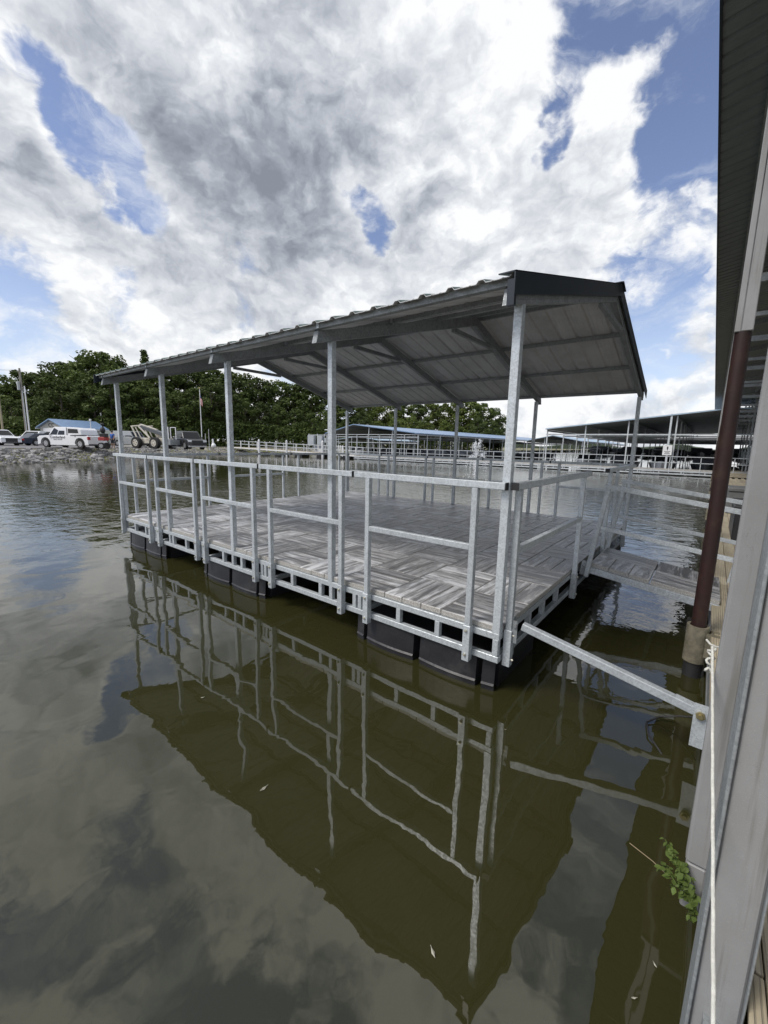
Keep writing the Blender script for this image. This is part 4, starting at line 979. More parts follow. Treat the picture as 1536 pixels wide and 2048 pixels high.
# ================================================================ shore: vehicles
ZG = .958
def wheel(par, x, y, r, w, rim=RIM):
    mb = MB(); mb.cyl((x, y-w/2, r), (x, y+w/2, r), r, n=22); t = mb.build('tyre', RUBBER, par, .02)
    s = -1 if y < 0 else 1
    mb = MB(); mb.cyl((x, y+s*(w/2-.01), r), (x, y+s*(w/2+.012), r), r*.60, n=16); 
    o = mb.build('rim', rim, t)
    mb = MB()
    for k in range(5):
        a = 2*math.pi*k/5; mb.cyl((x+math.cos(a)*r*.36, y+s*(w/2+.012), r+math.sin(a)*r*.36), (x+math.cos(a)*r*.36, y+s*(w/2+.016), r+math.sin(a)*r*.36), r*.10, n=6)
    mb.build('wheel_hole', DARKPL, t)
def car(name, loc, rz, lab, cat, paint, kind, ln, wd, ht, wr=.36, grp=None, wb=None):
    """x forward. body from a side profile with wheel arches, tapered cabin, glass"""
    c = empty(name, (loc[0], loc[1], ZG), rz, lab, cat, grp)
    f, r = ln/2, -ln/2; wb = wb or ln*.57; xf = f-ln*.165; xr_ = xf-wb; gc = wr*.75; bl = ht*.56
    def arch(xc):
        return [(xc+math.cos(a)*wr*1.22, wr+math.sin(a)*wr*1.22) for a in [math.pi*k/7 for k in range(8)]]
    if kind == 'pickup': top = [(r, bl*1.0), (r+.02, bl*1.06), (r+ln*.02, bl*1.08), (.12*ln, bl*1.06), (.30*ln, bl*1.05), (f-.25, bl*1.0), (f-.02, bl*.88)]
    elif kind == 'sedan': top = [(r, bl*.95), (r+.1, bl*1.12), (r+ln*.16, bl*1.16), (.2*ln, bl*1.08), (f-.5, bl*.95), (f-.02, bl*.72)]
    else: top = [(r, bl*1.0), (r+.06, bl*1.12), (0, bl*1.12), (.24*ln, bl*1.1), (f-.35, bl*1.0), (f-.02, bl*.85)]
    poly = [(r, gc)]+top+[(f, gc*1.05), (f-.08, gc*.85)]
    af = [p for p in arch(xf) if p[1] >= gc*.85]; ar = [p for p in arch(xr_) if p[1] >= gc*.85]
    poly += af+[(xf-wr*1.25, gc*.8), (xr_+wr*1.25, gc*.8)]+ar+[(xr_-wr*1.25, gc*.85)]
    mb = MB(); mb.prism(poly, -wd/2, wd/2, 'y'); mb.build('body', paint, c, .045)
    # cabin
    if kind == 'pickup': cab = [(-.075*ln, bl*1.04), (-.07*ln, ht), (.16*ln, ht*1.0), (.19*ln, ht*.97), (.285*ln, bl*1.04)]
    elif kind == 'sedan': cab = [(-.40*ln, bl*1.1), (-.24*ln, ht*.98), (-.12*ln, ht), (.06*ln, ht*.98), (.25*ln, bl*1.06)]
    elif kind == 'van': cab = [(-.49*ln, bl*1.1), (-.47*ln, ht), (.1*ln, ht), (.17*ln, ht*.97), (.27*ln, bl*1.08)]
    else: cab = [(-.48*ln, bl*1.1), (-.42*ln, ht*.96), (-.3*ln, ht), (.05*ln, ht), (.11*ln, ht*.975), (.27*ln, bl*1.08)]
    n_ = len(cab); ti = .12; vs = []
    for sgn in (-1, 1):
        for (x, z) in cab: vs.append((x, sgn*(wd/2-.03-(ti if z > bl*1.3 else 0)), z))
    mb = MB(); mb.add(vs, [tuple(range(n_)), tuple(range(n_, 2*n_))]+[(k, (k+1) % n_, (k+1) % n_+n_, k+n_) for k in range(n_)]); mb.build('cabin', paint, c, .03)
    # side windows follow the cabin, windscreen, rear glass
    def inset(a, b, f_): return (a[0]+(b[0]-a[0])*f_, a[1]+(b[1]-a[1])*f_)
    cx = sum(p[0] for p in cab)/n_; cz = bl*1.08+(ht-bl*1.08)*.52
    w0, w1 = cab[0], cab[-1]
    zb_, zt2 = bl*1.12, ht*.955
    def xl(z): 
        a, b = cab[0], cab[1]; return a[0]+(b[0]-a[0])*max(0, min(1, (z-a[1])/(b[1]-a[1])))
    def xrr(z):
        a, b = cab[-1], cab[-2]; return a[0]+(b[0]-a[0])*max(0, min(1, (z-a[1])/(b[1]-a[1])))
    L0, L1, R0_, R1_ = xl(zb_)+.14, xl(zt2)+.14, xrr(zb_)-.16, xrr(zt2)-.14
    nwin = 2 if kind in ('pickup', 'sedan') else 3
    for s in (-1, 1):
        def yy(z): return s*(wd/2-.03-ti*max(0, min(1, (z-bl*1.06)/(ht*.96-bl*1.06)))+.006)
        for w_ in range(nwin):
            a0_, a1_ = w_/nwin, (w_+1)/nwin; g_ = .04
            q4 = [(L0+(R0_-L0)*a0_+g_, zb_), (L0+(R0_-L0)*a1_-g_, zb_), (L1+(R1_-L1)*a1_-g_, zt2), (L1+(R1_-L1)*a0_+g_, zt2)]
            mb = MB(); mb.add([(x, yy(z), z) for x, z in q4]+[(x, yy(z)-s*.02, z) for x, z in q4], [(0, 1, 2, 3), (4, 5, 6, 7), (0, 1, 5, 4), (1, 2, 6, 5), (2, 3, 7, 6), (3, 0, 4, 7)]); mb.build('window', GLASS, c)
        mb = MB(); mb.box((R0_+.05, s*(wd/2+.09), bl*1.16), (.12, .2, .17)); mb.build('mirror', DARKPL, c, .03)
        mb = MB(); mb.bb((f-.16, s*wd*.30, bl*.72), (f+.012, s*(wd/2-.02), bl*.90)); mb.build('headlight', LAMPW, c, .02)
        mb = MB(); mb.bb((r-.012, s*(wd/2-.26), bl*.72), (r+.12, s*(wd/2+.005), bl*1.0)); mb.build('tail_light', REDL, c, .02)
        for xc in (xf, xr_): 
            wheel(c, xc, s*(wd/2-.13), wr, .25)
            mb = MB(); A = [(xc+math.cos(a)*wr*1.22, wr+math.sin(a)*wr*1.22) for a in [math.pi*k/9 for k in range(10)]]; B = [(xc+math.cos(a)*wr*1.38, wr+math.sin(a)*wr*1.38) for a in [math.pi*k/9 for k in range(10)]][::-1]
            mb.prism(A+B, s*(wd/2), s*(wd/2+.03), 'y'); mb.build('wheel_arch', DARKPL if kind == 'pickup' else paint, c)
    mb = MB(); a, b = cab[-1], cab[-2]; t = [inset(a, b, .1), inset(a, b, .92)]
    mb.add([(t[0][0]+.012, -wd*.42, t[0][1]+.01), (t[0][0]+.012, wd*.42, t[0][1]+.01), (t[1][0]+.012, wd*.37, t[1][1]+.01), (t[1][0]+.012, -wd*.37, t[1][1]+.01)], [(0, 1, 2, 3)]); mb.build('windscreen', GLASS, c)
    mb = MB(); a, b = cab[0], cab[1]; t = [inset(a, b, .15), inset(a, b, .88)]
    mb.add([(t[0][0]-.012, -wd*.40, t[0][1]), (t[0][0]-.012, wd*.40, t[0][1]), (t[1][0]-.012, wd*.35, t[1][1]), (t[1][0]-.012, -wd*.35, t[1][1])], [(0, 1, 2, 3)]); mb.build('rear_window', GLASS, c)
    mb = MB(); mb.bb((f-.05, -wd*.29, gc*1.35), (f+.02, wd*.29, bl*.86)); mb.build('grille', DARKPL, c, .02)
    mb = MB(); mb.bb((f-.1, -wd*.48, gc*.8), (f+.05, wd*.48, gc*1.3)); mb.build('front_bumper', DARKPL if kind != 'pickup' else RIM, c, .03)
    mb = MB(); mb.bb((r-.06, -wd*.48, gc*.85), (r+.1, wd*.48, gc*1.35)); mb.build('rear_bumper', DARKPL, c, .03)
    return c
def text(body, size, loc, rot, m, par, name, ext=.004, bold=0):
    cu = bpy.data.curves.new(name, 'FONT'); cu.body = body; cu.size = size; cu.extrude = ext; cu.align_x = 'CENTER'; cu.align_y = 'CENTER'; cu.offset = bold
    tmp = bpy.data.objects.new('t', cu); C.objects.link(tmp); dg = bpy.context.evaluated_depsgraph_get()
    me = bpy.data.meshes.new_from_object(tmp.evaluated_get(dg)); bpy.data.objects.remove(tmp); me.materials.clear(); me.materials.append(m)
    o = link(name, me, par, loc); o.rotation_euler = rot; return o
# heading helper: angle so that the car's +x points from pixel a to pixel b at given depths
def between(pa, da, pb, db):
    a = pt(pa, 885, da); b = pt(pb, 885, db); return (a+b)/2, math.atan2(b.y-a.y, b.x-a.x)
pos, hd = between(181, 40.2, 111, 41.25)
tr = car('pickup_truck', pos, hd, 'white crew cab pickup with black door lettering parked on the bank above the rocks', 'pickup truck', WHITEP, 'pickup', 6.25, 2.05, 2.0, .42, None, 4.2)
for s, rot in ((-1, (R(90), 0, 0)), (1, (R(90), 0, R(180)))):
    y = s*(1.025+.006)
    text('Cumberland', .36, (.52, y, 1.02), rot, BLACKP, tr, 'door_lettering', bold=.004)
    text('BOAT DOCKS', .17, (.52, y, .80), rot, DARKPL, tr, 'door_lettering')
    text('HD', .12, (-1.6, y, 1.10), rot, DARKPL, tr, 'bed_badge')
mb = MB(); mb.prism([(-1.02, 1.17), (-1.0, 1.92), (-1.6, 1.86), (-2.35, 1.55), (-2.5, 1.17)], -.9, .9, 'y')
mb = MB(); mb.bb((-2.95, -1.035, 1.17), (-1.0, 1.035, 1.23)); mb.build('bed_cover', DARKPL, tr, .01)
mb = MB(); mb.prism([(-.50, 1.20), (-.50, 1.97), (-1.9, 1.93), (-2.15, 1.75), (-2.25, 1.25)], -.88, .88, 'y'); mb.build('camper_shell', WHITEP, tr, .04); mb = MB(); mb.bb((-.49, -.86, 1.24), (-.44, .86, 1.9)); mb.build('shell_gap', DARKPL, tr)
for s in (-1, 1):
    mb = MB(); mb.add([(x, s*(.884), z) for x, z in ((-.62, 1.42), (-1.88, 1.42), (-1.78, 1.80), (-.62, 1.84))], [(0, 1, 2, 3)]); mb.build('shell_window', GLASS, tr)
# red tank and dark gear behind the truck
p_ = pt(208, 886, 39.2); rt = empty('utility_trailer', (p_.x, p_.y, ZG), hd+.35, 'small red utility trailer with black gear standing behind the white pickup', 'trailer')
mb = MB(); mb.box((0, 0, .95), (.55, .9, .34)); mb.build('bed', REDL, rt, .03)
mb = MB(); mb.box((-.05, 0, 1.28), (.5, .6, .34)); mb.cyl((0, -.12, 1.3), (.05, -.1, 2.35), .10, .06); mb.ball((.0, .05, 1.75), (.22, .25, .3)); mb.ball((.05, -.05, 2.3), (.14, .2, .14)); mb.build('gear', DARKPL, rt, .03)
for s in (-1, 1): wheel(rt, 0, s*.45, .30, .16)
pos, hd2 = between(-40, 47, 36, 44.8); car('suv', pos, hd2, 'white sport utility vehicle cut off by the left edge', 'car', WHITEP, 'suv', 4.7, 1.95, 1.72, .38)
pos, hd3 = between(98, 57, 46, 52); car('suv', pos, hd3, 'white sport utility vehicle behind the dark blue sedan', 'car', WHITEP, 'suv', 4.9, 1.95, 1.78, .38)
pos, hd4 = between(58, 47.5, 112, 50); car('sedan', pos, hd4, 'dark blue sedan between the two white vehicles on the left', 'car', NAVYP, 'sedan', 4.7, 1.85, 1.42, .34)
for px, d, lb, pm, kd in ((28, 76, 'dark pickup parked in the back row at the far left', BLACKP, 'suv'), (75, 80, 'long black sport utility vehicle in the back row behind the sedan', BLACKP, 'van'), (100, 84, 'black car parked in the back row next to the white hut', BLACKP, 'suv')):
    q_ = pt(px, 880, d); car('suv', q_, R(35), lb, 'car', pm, kd, 5.2, 2., 1.95, .38)
q_ = pt(262, 885, 58); car('van', q_, R(20), 'silver boxy passenger van partly hidden behind the front dock posts', 'van', SILVP, 'van', 5.6, 2., 2.1, .40)
q_ = pt(236, 885, 61); car('van', q_, R(25), 'grey green boxy wagon behind the man in blue', 'van', mat('grey_green_paint', (.20, .23, .21), .4, 0, .05, 2.), 'van', 4.6, 1.9, 2.05, .38)
pos, hd5 = between(352, 49, 396, 45); car('pickup_truck', pos, hd5, 'black pickup with bright headlights parked right of the telehandler', 'pickup truck', BLACKP, 'pickup', 5.8, 2.05, 2.0, .43)
# telehandler
pos, hdt = between(283, 46.5, 333, 45.2)
th = empty('telehandler', (pos.x, pos.y, ZG), hdt, 'cream coloured telehandler with raised frame and grey boom', 'telehandler')
for x in (-1.35, 1.35):
    for s in (-1, 1): wheel(th, x, s*1.0, .62, .42, CREAM)
mb = MB(); mb.prism([(-2.1, .75), (-2.0, 1.15), (2.2, 1.15), (2.5, .8), (2.3, .55), (-1.9, .55)], -.62, .62, 'y'); mb.build('chassis', CREAM, th, .04)
for s in (-1, 1):
    mb = MB(); mb.beam((-2.25, s*.75, 2.35), (-1.55, s*.75, 1.1), .10, .16); mb.beam((-1.3, s*.75, 2.45), (.35, s*.75, 1.15), .10, .14); mb.beam((-2.4, s*.75, 2.4), (-.9, s*.75, 2.5), .10, .12); mb.beam((-1.7, s*.75, 2.3), (-1.0, s*.75, 1.2), .08, .1); mb.build('mast', CREAM, th, .01)
mb = MB(); mb.beam((-1.9, 0, 2.42), (2.2, 0, 1.42), .42, .42, ); mb.build('boom', mat('grey_boom', (.10, .11, .12), .5, .2, .1, 2.), th, .03)
mb = MB(); mb.beam((-1.8, 0, 2.66), (.6, 0, 2.08), .3, .06); mb.build('boom_top', CREAM, th)
mb = MB(); mb.box((.7, .55, 1.4), (1.4, .5, .5)); mb.ball((.2, .5, 1.55), (.5, .3, .28)); mb.build('engine_cover', CREAM, th, .06)
mb = MB()
for x in (2.0, 2.75):
    for s in (-.5, .5): mb.beam((x, s, 1.0), (x, s, 2.35), .07, .07, (0, 1, 0))
mb.beam((2.0, -.5, 2.35), (2.75, -.5, 2.35), .07, .07); mb.beam((2.0, .5, 2.35), (2.75, .5, 2.35), .07, .07); mb.build('cab_frame', WHITEP, th)
mb = MB(); mb.box((2.9, 0, .75), (.5, 1.3, .6)); mb.beam((3.1, -.4, .25), (4.2, -.4, .25), .12, .06); mb.beam((3.1, .4, .25), (4.2, .4, .25), .12, .06); mb.build('fork_carriage', GALVD, th)

# ---- man in a blue shirt
def skin(verts, edges, rad, name, m, par, sub=1):
    me = bpy.data.meshes.new(name); me.from_pydata(verts, edges, []); o = bpy.data.objects.new(name, me); C.objects.link(o)
    md = o.modifiers.new('s', 'SKIN'); md.use_smooth_shade = True
    for i, r_ in enumerate(rad): me.skin_vertices[0].data[i].radius = r_ if isinstance(r_, tuple) else (r_, r_)
    me.skin_vertices[0].data[0].use_root = True
    s_ = o.modifiers.new('u', 'SUBSURF'); s_.levels = s_.render_levels = sub
    dg = bpy.context.evaluated_depsgraph_get(); me2 = bpy.data.meshes.new_from_object(o.evaluated_get(dg)); bpy.data.objects.remove(o)
    me2.materials.clear(); me2.materials.append(m); return link(name, me2, par)
SKIN = mat('skin', (.42, .25, .17), .55)
mp = pt(226, 890, 41.5); man = empty('person', (mp.x, mp.y, ZG), R(200), 'man in a blue t-shirt and shorts standing behind the white pickup', 'person')
V = [(0, 0, .95), (0, 0, 1.15), (0, .0, 1.38), (0, 0, 1.50), (0, 0, 1.58), (0, .02, 1.68), (.19, 0, 1.42), (.27, .03, 1.15), (.22, .16, .98), (.20, .20, .92), (-.19, 0, 1.42), (-.28, .02, 1.16), (-.27, .10, .93), (-.27, .12, .86),
     (.10, 0, .90), (.12, .02, .50), (.12, 0, .08), (.12, .13, .04), (-.10, 0, .90), (-.13, 0, .50), (-.14, -.02, .08), (-.14, .11, .04)]
Ed = [(0, 1), (1, 2), (2, 3), (3, 4), (4, 5), (2, 6), (6, 7), (7, 8), (8, 9), (2, 10), (10, 11), (11, 12), (12, 13), (0, 14), (14, 15), (15, 16), (16, 17), (0, 18), (18, 19), (19, 20), (20, 21)]
Rd = [.15, .14, .15, .06, .055, .10, .065, .045, .035, .035, .065, .045, .035, .035, .09, .06, .04, .04, .09, .06, .04, .04]
skin(V, Ed, Rd, 'body', SKIN, man, 2)
skin([V[0], V[1], V[2], V[6], (.25, .02, 1.25), V[10], (-.25, .01, 1.25)], [(0, 1), (1, 2), (2, 3), (3, 4), (2, 5), (5, 6)], [.175, .165, .18, .085, .07, .085, .07], 'shirt', mat('blue_shirt', (.03, .10, .35), .8), man, 2)
skin([V[0], V[14], V[15], V[18], V[19]], [(0, 1), (1, 2), (0, 3), (3, 4)], [.165, .11, .09, .11, .09], 'shorts', mat('dark_shorts', (.06, .06, .07), .8), man, 2)
mb = MB(); mb.ball((0, .015, 1.715), (.108, .12, .095)); mb.build('cap', mat('dark_cap', (.05, .05, .06), .8), man)
mb = MB(); mb.bb((-.09, -.195, 1.28), (.09, -.175, 1.38)); mb.build('shirt_print', WHITEW, man, .005)

# ---- small office hut with blue roof
def hut(loc, rz, lx, ly, h, rise, lab, wallm, roofm, over=.4, name='office_hut'):
    b = empty(name, (loc[0], loc[1], ZG), rz, lab, 'building')
    mb = MB(); mb.prism([(-ly/2, 0), (ly/2, 0), (ly/2, h), (0, h+rise), (-ly/2, h)], -lx/2, lx/2, 'x'); mb.build('wall', wallm, b)
    for s in (-1, 1):
        mb = MB(); yo = s*(ly/2+over); zo = h-rise*over/(ly/2)
        mb.prism([(0, h+rise+.02), (yo, zo+.02), (yo, zo+.12), (0, h+rise+.14)], -lx/2-over, lx/2+over, 'x'); mb.build('roof', roofm, b)
        mb = MB(); mb.bb((-lx/2-over, yo-.03, zo-.12), (lx/2+over, yo+.03, zo+.04)); mb.build('fascia', WHITEW, b)
    return b
hp = pt(150, 880, 64)
hb = hut(hp, R(113), 6.6, 4.6, 2.5, 1.05, 'small grey office hut with blue metal roof and white garage door', GREYW, BLUER)
mb = MB(); mb.bb((-3.34, -1.7, 0), (-3.31, 1.7, 2.35)); mb.build('garage_door', WHITEW, hb)
for k in range(4): mb = MB(); mb.bb((-3.36, -1.65, .1+k*.56), (-3.342, 1.65, .58+k*.56)); mb.build('door_panel', WHITEW, hb, .01)
text('CC', .8, (-3.37, 0, 2.75), (R(90), 0, R(-90)), DARKPL, hb, 'gable_emblem')
for x in (-3.2, -2.95, 3.2): mb = MB(); mb.bb((x-.1, -2.33, 0), (x+.1, -2.305, 2.5)); mb.build('corner_trim', WHITEW, hb)
mb = MB(); mb.bb((-.1, -2.40, 1.35), (1.35, -2.33, 2.15)); mb.prism([(-.1, 2.15), (1.35, 2.15), (.62, 2.5)], -2.40, -2.33, 'y'); mb.build('wall_sign', WHITEW, hb)
text('E3', .6, (.62, -2.41, 1.75), (R(90), 0, 0), BLACKP, hb, 'sign_text', bold=.01)
mb = MB(); mb.bb((2.2, -2.36, 0), (3.0, -2.33, 2.1)); mb.build('door', WHITEW, hb)
hp2 = pt(252, 880, 78)
h2 = hut(hp2, R(105), 13, 6, 2.5, 1.0, 'long low white building with pale blue roof behind the parked vans', mat('white_siding', (.55, .55, .53), .7, 0, .05, 2.), BLUERP, name='long_shed')
for k in range(6): mb = MB(); mb.bb((-5+k*1.9, -3.04, 1.1), (-4.2+k*1.9, -3.01, 1.9)); mb.build('window', GLASS, h2)

# ---- poles
def pole(px0, y0, px1, d, h, r, m, lab, cat='utility pole', name='utility_pole'):
    p = pt(px1, 880, d); o = empty(name, (p.x, p.y, ZG-.3), 0, lab, cat)
    mb = MB(); mb.cyl((0, 0, 0), (0, 0, h), r, r*.7, n=10); mb.build('pole', m, o); return o
q1 = pole(42, 738, 55, 62, 11.2, .17, WOODP, 'tall grey utility pole with a transformer box left of the hut')
mb = MB(); mb.bb((-.3, -.45, 8.05), (.3, -.18, 9.3)); mb.build('transformer', mat('grey_transformer', (.35, .37, .37), .5), q1, .04)
mb = MB(); mb.beam((-1.1, 0, 10.9), (.1, 0, 10.9), .08, .1); mb.build('crossarm', WOODP, q1)
mb = MB(); mb.cyl((.28, 0, 0), (.16, 0, 8.0), .05); mb.build('conduit', FARST, q1)
q2 = pole(53, 768, 61, 58, 8.2, .10, WHITEW, 'slimmer pale metal pole right beside the tall utility pole', 'pole', 'metal_pole')
q3 = pole(0, 780, 8, 60, 8.6, .14, mat('tan_pole', (.36, .32, .22), .8), 'tan wooden utility pole at the left edge')
# wires
mb = MB(); a = Vector(q1.location)+Vector((-.9, 0, 11)); 
for dy in (0, .5): mb.tube([a+Vector((0, dy, 0)), a+Vector((-9, -12+dy, -.5)), a+Vector((-20, -26+dy, .2))], .012, 4)
tag(mb.build('power_lines', DARKPL), 'thin power lines running left from the tall utility pole', 'wires')
q4 = pole(403, 780, 404, 60, 8.6, .07, WHITEW, 'white flagpole carrying a hanging striped flag', 'flagpole', 'flagpole')
FLAGM = bpy.data.materials.new('striped_flag'); FLAGM.use_nodes = True; q = G(FLAGM.node_tree); b_ = FLAGM.node_tree.nodes['Principled BSDF']
sx = q.n('ShaderNodeSeparateXYZ', [q.n('ShaderNodeTexCoord').outputs['UV']]); st_ = q.m('GREATER_THAN', q.m('FRACT', q.m('MULTIPLY', sx.outputs[1], 6.5)), .5)
cn = q.m('MULTIPLY', q.m('LESS_THAN', sx.outputs[0], .42), q.m('GREATER_THAN', sx.outputs[1], .46))
FLAGM.node_tree.links.new(q.mix(cn, q.mix(st_, (.5, .03, .04), (.75, .72, .70)), (.03, .05, .2)), b_.inputs['Base Color']); b_.inputs['Roughness'].default_value = .8
me = bpy.data.meshes.new('flag'); vs = []; fs = []; uv = []
nu, nv = 12, 8
for i in range(nu+1):
    for j in range(nv+1):
        u, v = i/nu, j/nv; vs.append((.06+u*.42+.06*math.sin(v*4), .10*math.sin(u*9), 7.75-(1-v)*.95-u*.75)); uv.append((u, v))
for i in range(nu):
    for j in range(nv): fs.append((i*(nv+1)+j, (i+1)*(nv+1)+j, (i+1)*(nv+1)+j+1, i*(nv+1)+j+1))
me.from_pydata(vs, [], fs); ul = me.uv_layers.new()
for lp in me.loops: ul.data[lp.index].uv = uv[lp.vertex_index]
me.materials.append(FLAGM); fl = link('flag', me, q4)
mb = MB(); mb.ball((0, 0, 8.65), .12); mb.build('finial', BRASS, q4)
for px, d, h, lb in ((411, 58, 2.3, 'short thin white mast right of the flagpole'), (418, 57, 2.9, 'second short white mast right of the flagpole, a little taller')): pole(0, 0, px, d, h, .035, WHITEW, lb, 'mast', 'short_mast')
p = pt(427, 887, 54); mb = MB(); mb.ball((p.x, p.y, ZG+.35), (.35, .3, .35)); mb.cyl((p.x-.1, p.y, ZG+.5), (p.x-.15, p.y, ZG+1.25), .16, .10); tag(mb.build('white_planter', WHITEW), 'white lumpy planter standing on the ground right of the short masts', 'planter')
p = pt(172, 880, 76); mb = MB(); mb.cyl((p.x, p.y, ZG), (p.x, p.y, ZG+4.4), .08); mb.cyl((p.x, p.y, ZG+3.9), (p.x, p.y, ZG+6.2), .26, .03); tag(mb.build('white_spire', WHITEW), 'white pointed spire showing above the blue roof of the hut', 'spire')
p = pt(206, 880, 72); mb = MB(); mb.cyl((p.x, p.y, ZG), (p.x, p.y, ZG+4.0), .05); mb.bb((p.x-.22, p.y-.05, ZG+3.75), (p.x+.22, p.y+.05, ZG+5.4)); tag(mb.build('tall_banner_sign', WHITEW), 'tall narrow white sign panel standing behind the hut', 'sign')
p = pt(184, 880, 58); mb = MB(); mb.cyl((p.x, p.y, ZG), (p.x, p.y, ZG+3.4), .05); mb.bb((p.x-.12, p.y-.1, ZG+3.4), (p.x+.12, p.y+.1, ZG+3.65)); tag(mb.build('lamp_post', WHITEW), 'slim lamp post in front of the hut', 'lamp post')
# guard rail and kerb stones at the grass edge
for k in range(9):
    u = 7.6+k*.28; pb = bank_pt(min(u, 8.95), 5.4); 
    mb = MB(); mb.box((0, 0, .12), (1.9, .35, .25)); o = tag(mb.build('parking_kerb', mat('pale_kerb', (.5, .48, .42), .8, 0, .1, 2.), None, .03), 'pale concrete parking kerb lying along the bank edge', 'kerb', 'kerbs along the bank'); o.location = (pb.x, pb.y, .93); o.rotation_euler.z = R(50+k*6)

# ================================================================ trees
def crown_mesh(seed, h, r, nl, ls, m, conif=False):
    rr = random.Random(seed); mb_v = []; mb_f = []
    blobs = []
    nb_ = 26
    for i in range(nb_):
        t = (i+.5)/nb_; z = h*(.16+.80*t); pr = r*(math.sin(math.pi*min(1, (t*.86+.14)))**.55) if not conif else r*(1.02-t)
        a = i*2.399+rr.uniform(-.4, .4); d = pr*rr.uniform(.35, .85); br = r*rr.uniform(.26, .44)*(1-.35*t)
        blobs.append((Vector((math.cos(a)*d, math.sin(a)*d, z)), br))
    for i in range(nl):
        c_, br = rr.choice(blobs); v = Vector((rr.gauss(0, 1), rr.gauss(0, 1), rr.gauss(0, 1))).normalized()
        rad = br*(rr.random()**.35)*rr.uniform(.85, 1.12); p = c_+Vector((v.x, v.y, v.z*.75))*rad
        n_ = (v*.6+Vector((rr.gauss(0, .6), rr.gauss(0, .6), rr.gauss(0, .6)+.5))).normalized(); t = n_.orthogonal().normalized(); t = Quaternion(n_, rr.uniform(0, 6.28)) @ t; u = n_.cross(t)
        s = ls*rr.uniform(.55, 1.25); b = len(mb_v)
        mb_v += [p-t*s, p-u*s*.55+n_*s*.12, p+t*s, p+u*s*.55-n_*s*.1]; mb_f.append((b, b+1, b+2, b+3))
    me = bpy.data.meshes.new('crown'); me.from_pydata([tuple(v) for v in mb_v], [], mb_f); me.materials.append(m); return me
def trunk_mesh(h, r):
    mb = MB(); mb.tube([(0, 0, -.5), (.1, 0, h*.3), (-.1, .1, h*.6), (0, 0, h*.9)], [r, r*.8, r*.5, r*.12], 8)
    for k in range(6):
        a = k*1.3; z = h*(.3+.09*k); mb.tube([(0, 0, z), (math.cos(a)*h*.1, math.sin(a)*h*.1, z+h*.07), (math.cos(a)*h*.19, math.sin(a)*h*.19, z+h*.15)], [r*.35, r*.22, r*.06], 5)
    return mb.mesh('trunk', BARK)
CR = [crown_mesh(i, 15, 4.6, 5200, .27, LEAF) for i in range(6)]+[crown_mesh(20+i, 12, 4.4, 4200, .27, LEAF2) for i in range(3)]
TK = [trunk_mesh(15, .28), trunk_mesh(12, .22)]
PINE = crown_mesh(40, 17, 2.6, 3800, .22, LEAF, True)
rt_ = random.Random(21)
LM_ = [(-200, 'beyond the left edge of the parked cars'), (-60, 'just left of the tan pole'), (10, 'between the tan pole and the tall utility pole'), (48, 'directly behind the tall utility pole'), (80, 'between the utility pole and the hut'), (112, 'above the gable of the blue roofed hut'), (148, 'above the blue roof of the hut'), (190, 'above the tall narrow white sign'), (232, 'behind the silver van and the leftmost dock post'), (275, 'behind the raised mast of the telehandler'), (320, 'behind the second dock post'), (365, 'above the black pickup'), (398, 'right behind the flagpole'), (430, 'between the flagpole and the middle dock post'), (470, 'just right of the third dock post'), (510, 'above the electrical cabinets'), (560, 'right of the electrical cabinets'), (600, 'above the white slatted gate'), (645, 'behind the fourth dock post'), (690, 'above the left tip of the blue roof'), (740, 'above the pale blue roof'), (790, 'above the left half of the long blue roof'), (840, 'above the middle of the long blue roof'), (890, 'left of the fountain above the blue roof'), (930, 'above the fountain'), (965, 'near the right end of the wood'), (1100, 'at the right end')]
seen = {}
def treelab(px, d, kind):
    i = 0
    while i+1 < len(LM_) and LM_[i+1][0] <= px: i += 1
    row = 'back row' if d > dep(px) else 'front row'
    k_ = (i, row, kind); seen[k_] = seen.get(k_, 0)+1
    w = ['dark', 'bright', 'slim dark'][kind]+['', ' spreading', ' dense', ' rounded'][min(3, seen[k_]-1)]
    return '%s tree, %s of wood, %s' % (w, row, LM_[i][1])
def tree(px, d, ytop, kind=0, lab=None, grp='trees of the wood behind the marina'):
    base_ = pt(px, 880, d); hor = 873+px*.0221
    H = CP.z+(hor-ytop)*d/FPX-1.0
    ref = 15 if kind == 0 else (12 if kind == 1 else 17)
    sc = H/(ref*.985)
    t = empty(['broadleaf_tree', 'bright_green_tree', 'pine_tree'][kind], (base_.x, base_.y, .9), rt_.uniform(0, 6.28), lab or ['tall dark green broadleaf tree in the wood beyond the shore', 'brighter green broadleaf tree at the edge of the wood behind the blue roof', 'pine tree sticking up above the wood'][kind], 'tree', grp)
    wsc = sc*rt_.uniform(.9, 1.15)*(1.15 if kind != 2 else 1)
    t.scale = (wsc, wsc, sc)
    if lab is None: t['label'] = treelab(px, d, kind)
    t['_'] = 0; del t['_']
    link('crown', CR[rt_.randrange(6)] if kind == 0 else (CR[6+rt_.randrange(3)] if kind == 1 else PINE), t); link('trunk', TK[0 if kind != 1 else 1], t)
prof = [(-140, 745), (-60, 760), (0, 785), (25, 768), (55, 742), (85, 750), (110, 740), (140, 728), (175, 722), (208, 712), (235, 722), (265, 748), (300, 738), (340, 736), (380, 740), (420, 742), (460, 748), (500, 752), (540, 760), (580, 768), (620, 778), (660, 790), (700, 802), (740, 806), (780, 808), (820, 806), (860, 806), (900, 812), (930, 800), (960, 802), (985, 815), (1003, 838)]
def ptop(px):
    for (a, ya), (b, yb) in zip(prof, prof[1:]):
        if a <= px <= b: return ya+(yb-ya)*(px-a)/(b-a)
    return 760
def dep(px): return 78+max(0, px-300)*.045
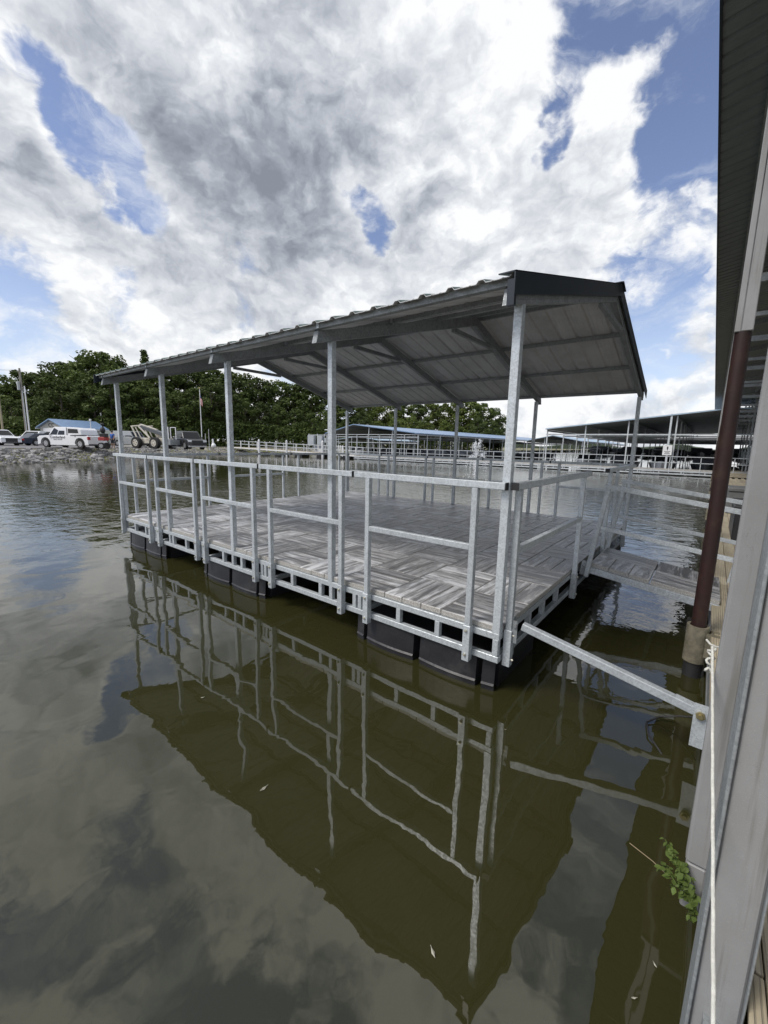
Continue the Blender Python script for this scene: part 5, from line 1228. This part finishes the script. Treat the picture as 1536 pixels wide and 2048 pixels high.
px = -130
while px < 1005:
    k_ = 1 if (px > 700 and px < 950) else 0
    tree(px, dep(px)+rt_.uniform(3, 9), ptop(px)+rt_.uniform(-3, 5), 0 if k_ == 0 else (1 if rt_.random() < .75 else 0)); px += 26
px = -135
while px < 1000:
    tree(px, dep(px)+rt_.uniform(-7, -3), ptop(px)+28+rt_.uniform(-12, 26), 1 if (690 < px < 930 and rt_.random() < .8) else 0); px += 33
tree(300, 96, 704, 2, 'slim dark pine rising above the wood behind the dock roof corner', None)
tree(1003, 118, 836, 0, 'rightmost dark tree at the end of the wood', None)
# understorey
mbv = []; mbf = []; ru = random.Random(8)
for i in range(30000):
    px = ru.uniform(-150, 1000); d = dep(px)-8+ru.uniform(-1.5, 4); b0 = pt(px, 880, d); p = Vector((b0.x, b0.y, .7+ru.random()**1.3*4.6))
    n_ = Vector((ru.gauss(0, 1), ru.gauss(0, 1), ru.gauss(0, 1)+.4)).normalized(); t = n_.orthogonal().normalized(); u = n_.cross(t); s = ru.uniform(.14, .36); b = len(mbv)
    mbv += [p-t*s, p-u*s*.6, p+t*s, p+u*s*.6]; mbf.append((b, b+1, b+2, b+3))
me = bpy.data.meshes.new('undergrowth'); me.from_pydata([tuple(v) for v in mbv], [], mbf); me.materials.append(LEAF); tag(link('undergrowth', me), 'dark undergrowth filling the foot of the wood', 'undergrowth', kind='stuff')
# distant wooded shore to the right
mb = MB()
pr = []
for i in range(70):
    px = 960+i*14; p = pt(px, 880, 700); pr.append((p.x, p.y, 7+4*math.sin(i*.5)+3*ru.random()))
vs = [(x, y, -1) for x, y, z in pr]+[(x, y, z) for x, y, z in pr]+[(x*1.05, y*1.05, z+2) for x, y, z in pr]; m_ = len(pr)
mb.add(vs, [(k, k+1, m_+k+1, m_+k) for k in range(m_-1)]+[(m_+k, m_+k+1, 2*m_+k+1, 2*m_+k) for k in range(m_-1)])
tag(mb.build('far_shore', mat('far_wooded_shore', (.06, .08, .05), .9, 0, .3, .05)), kind='structure')
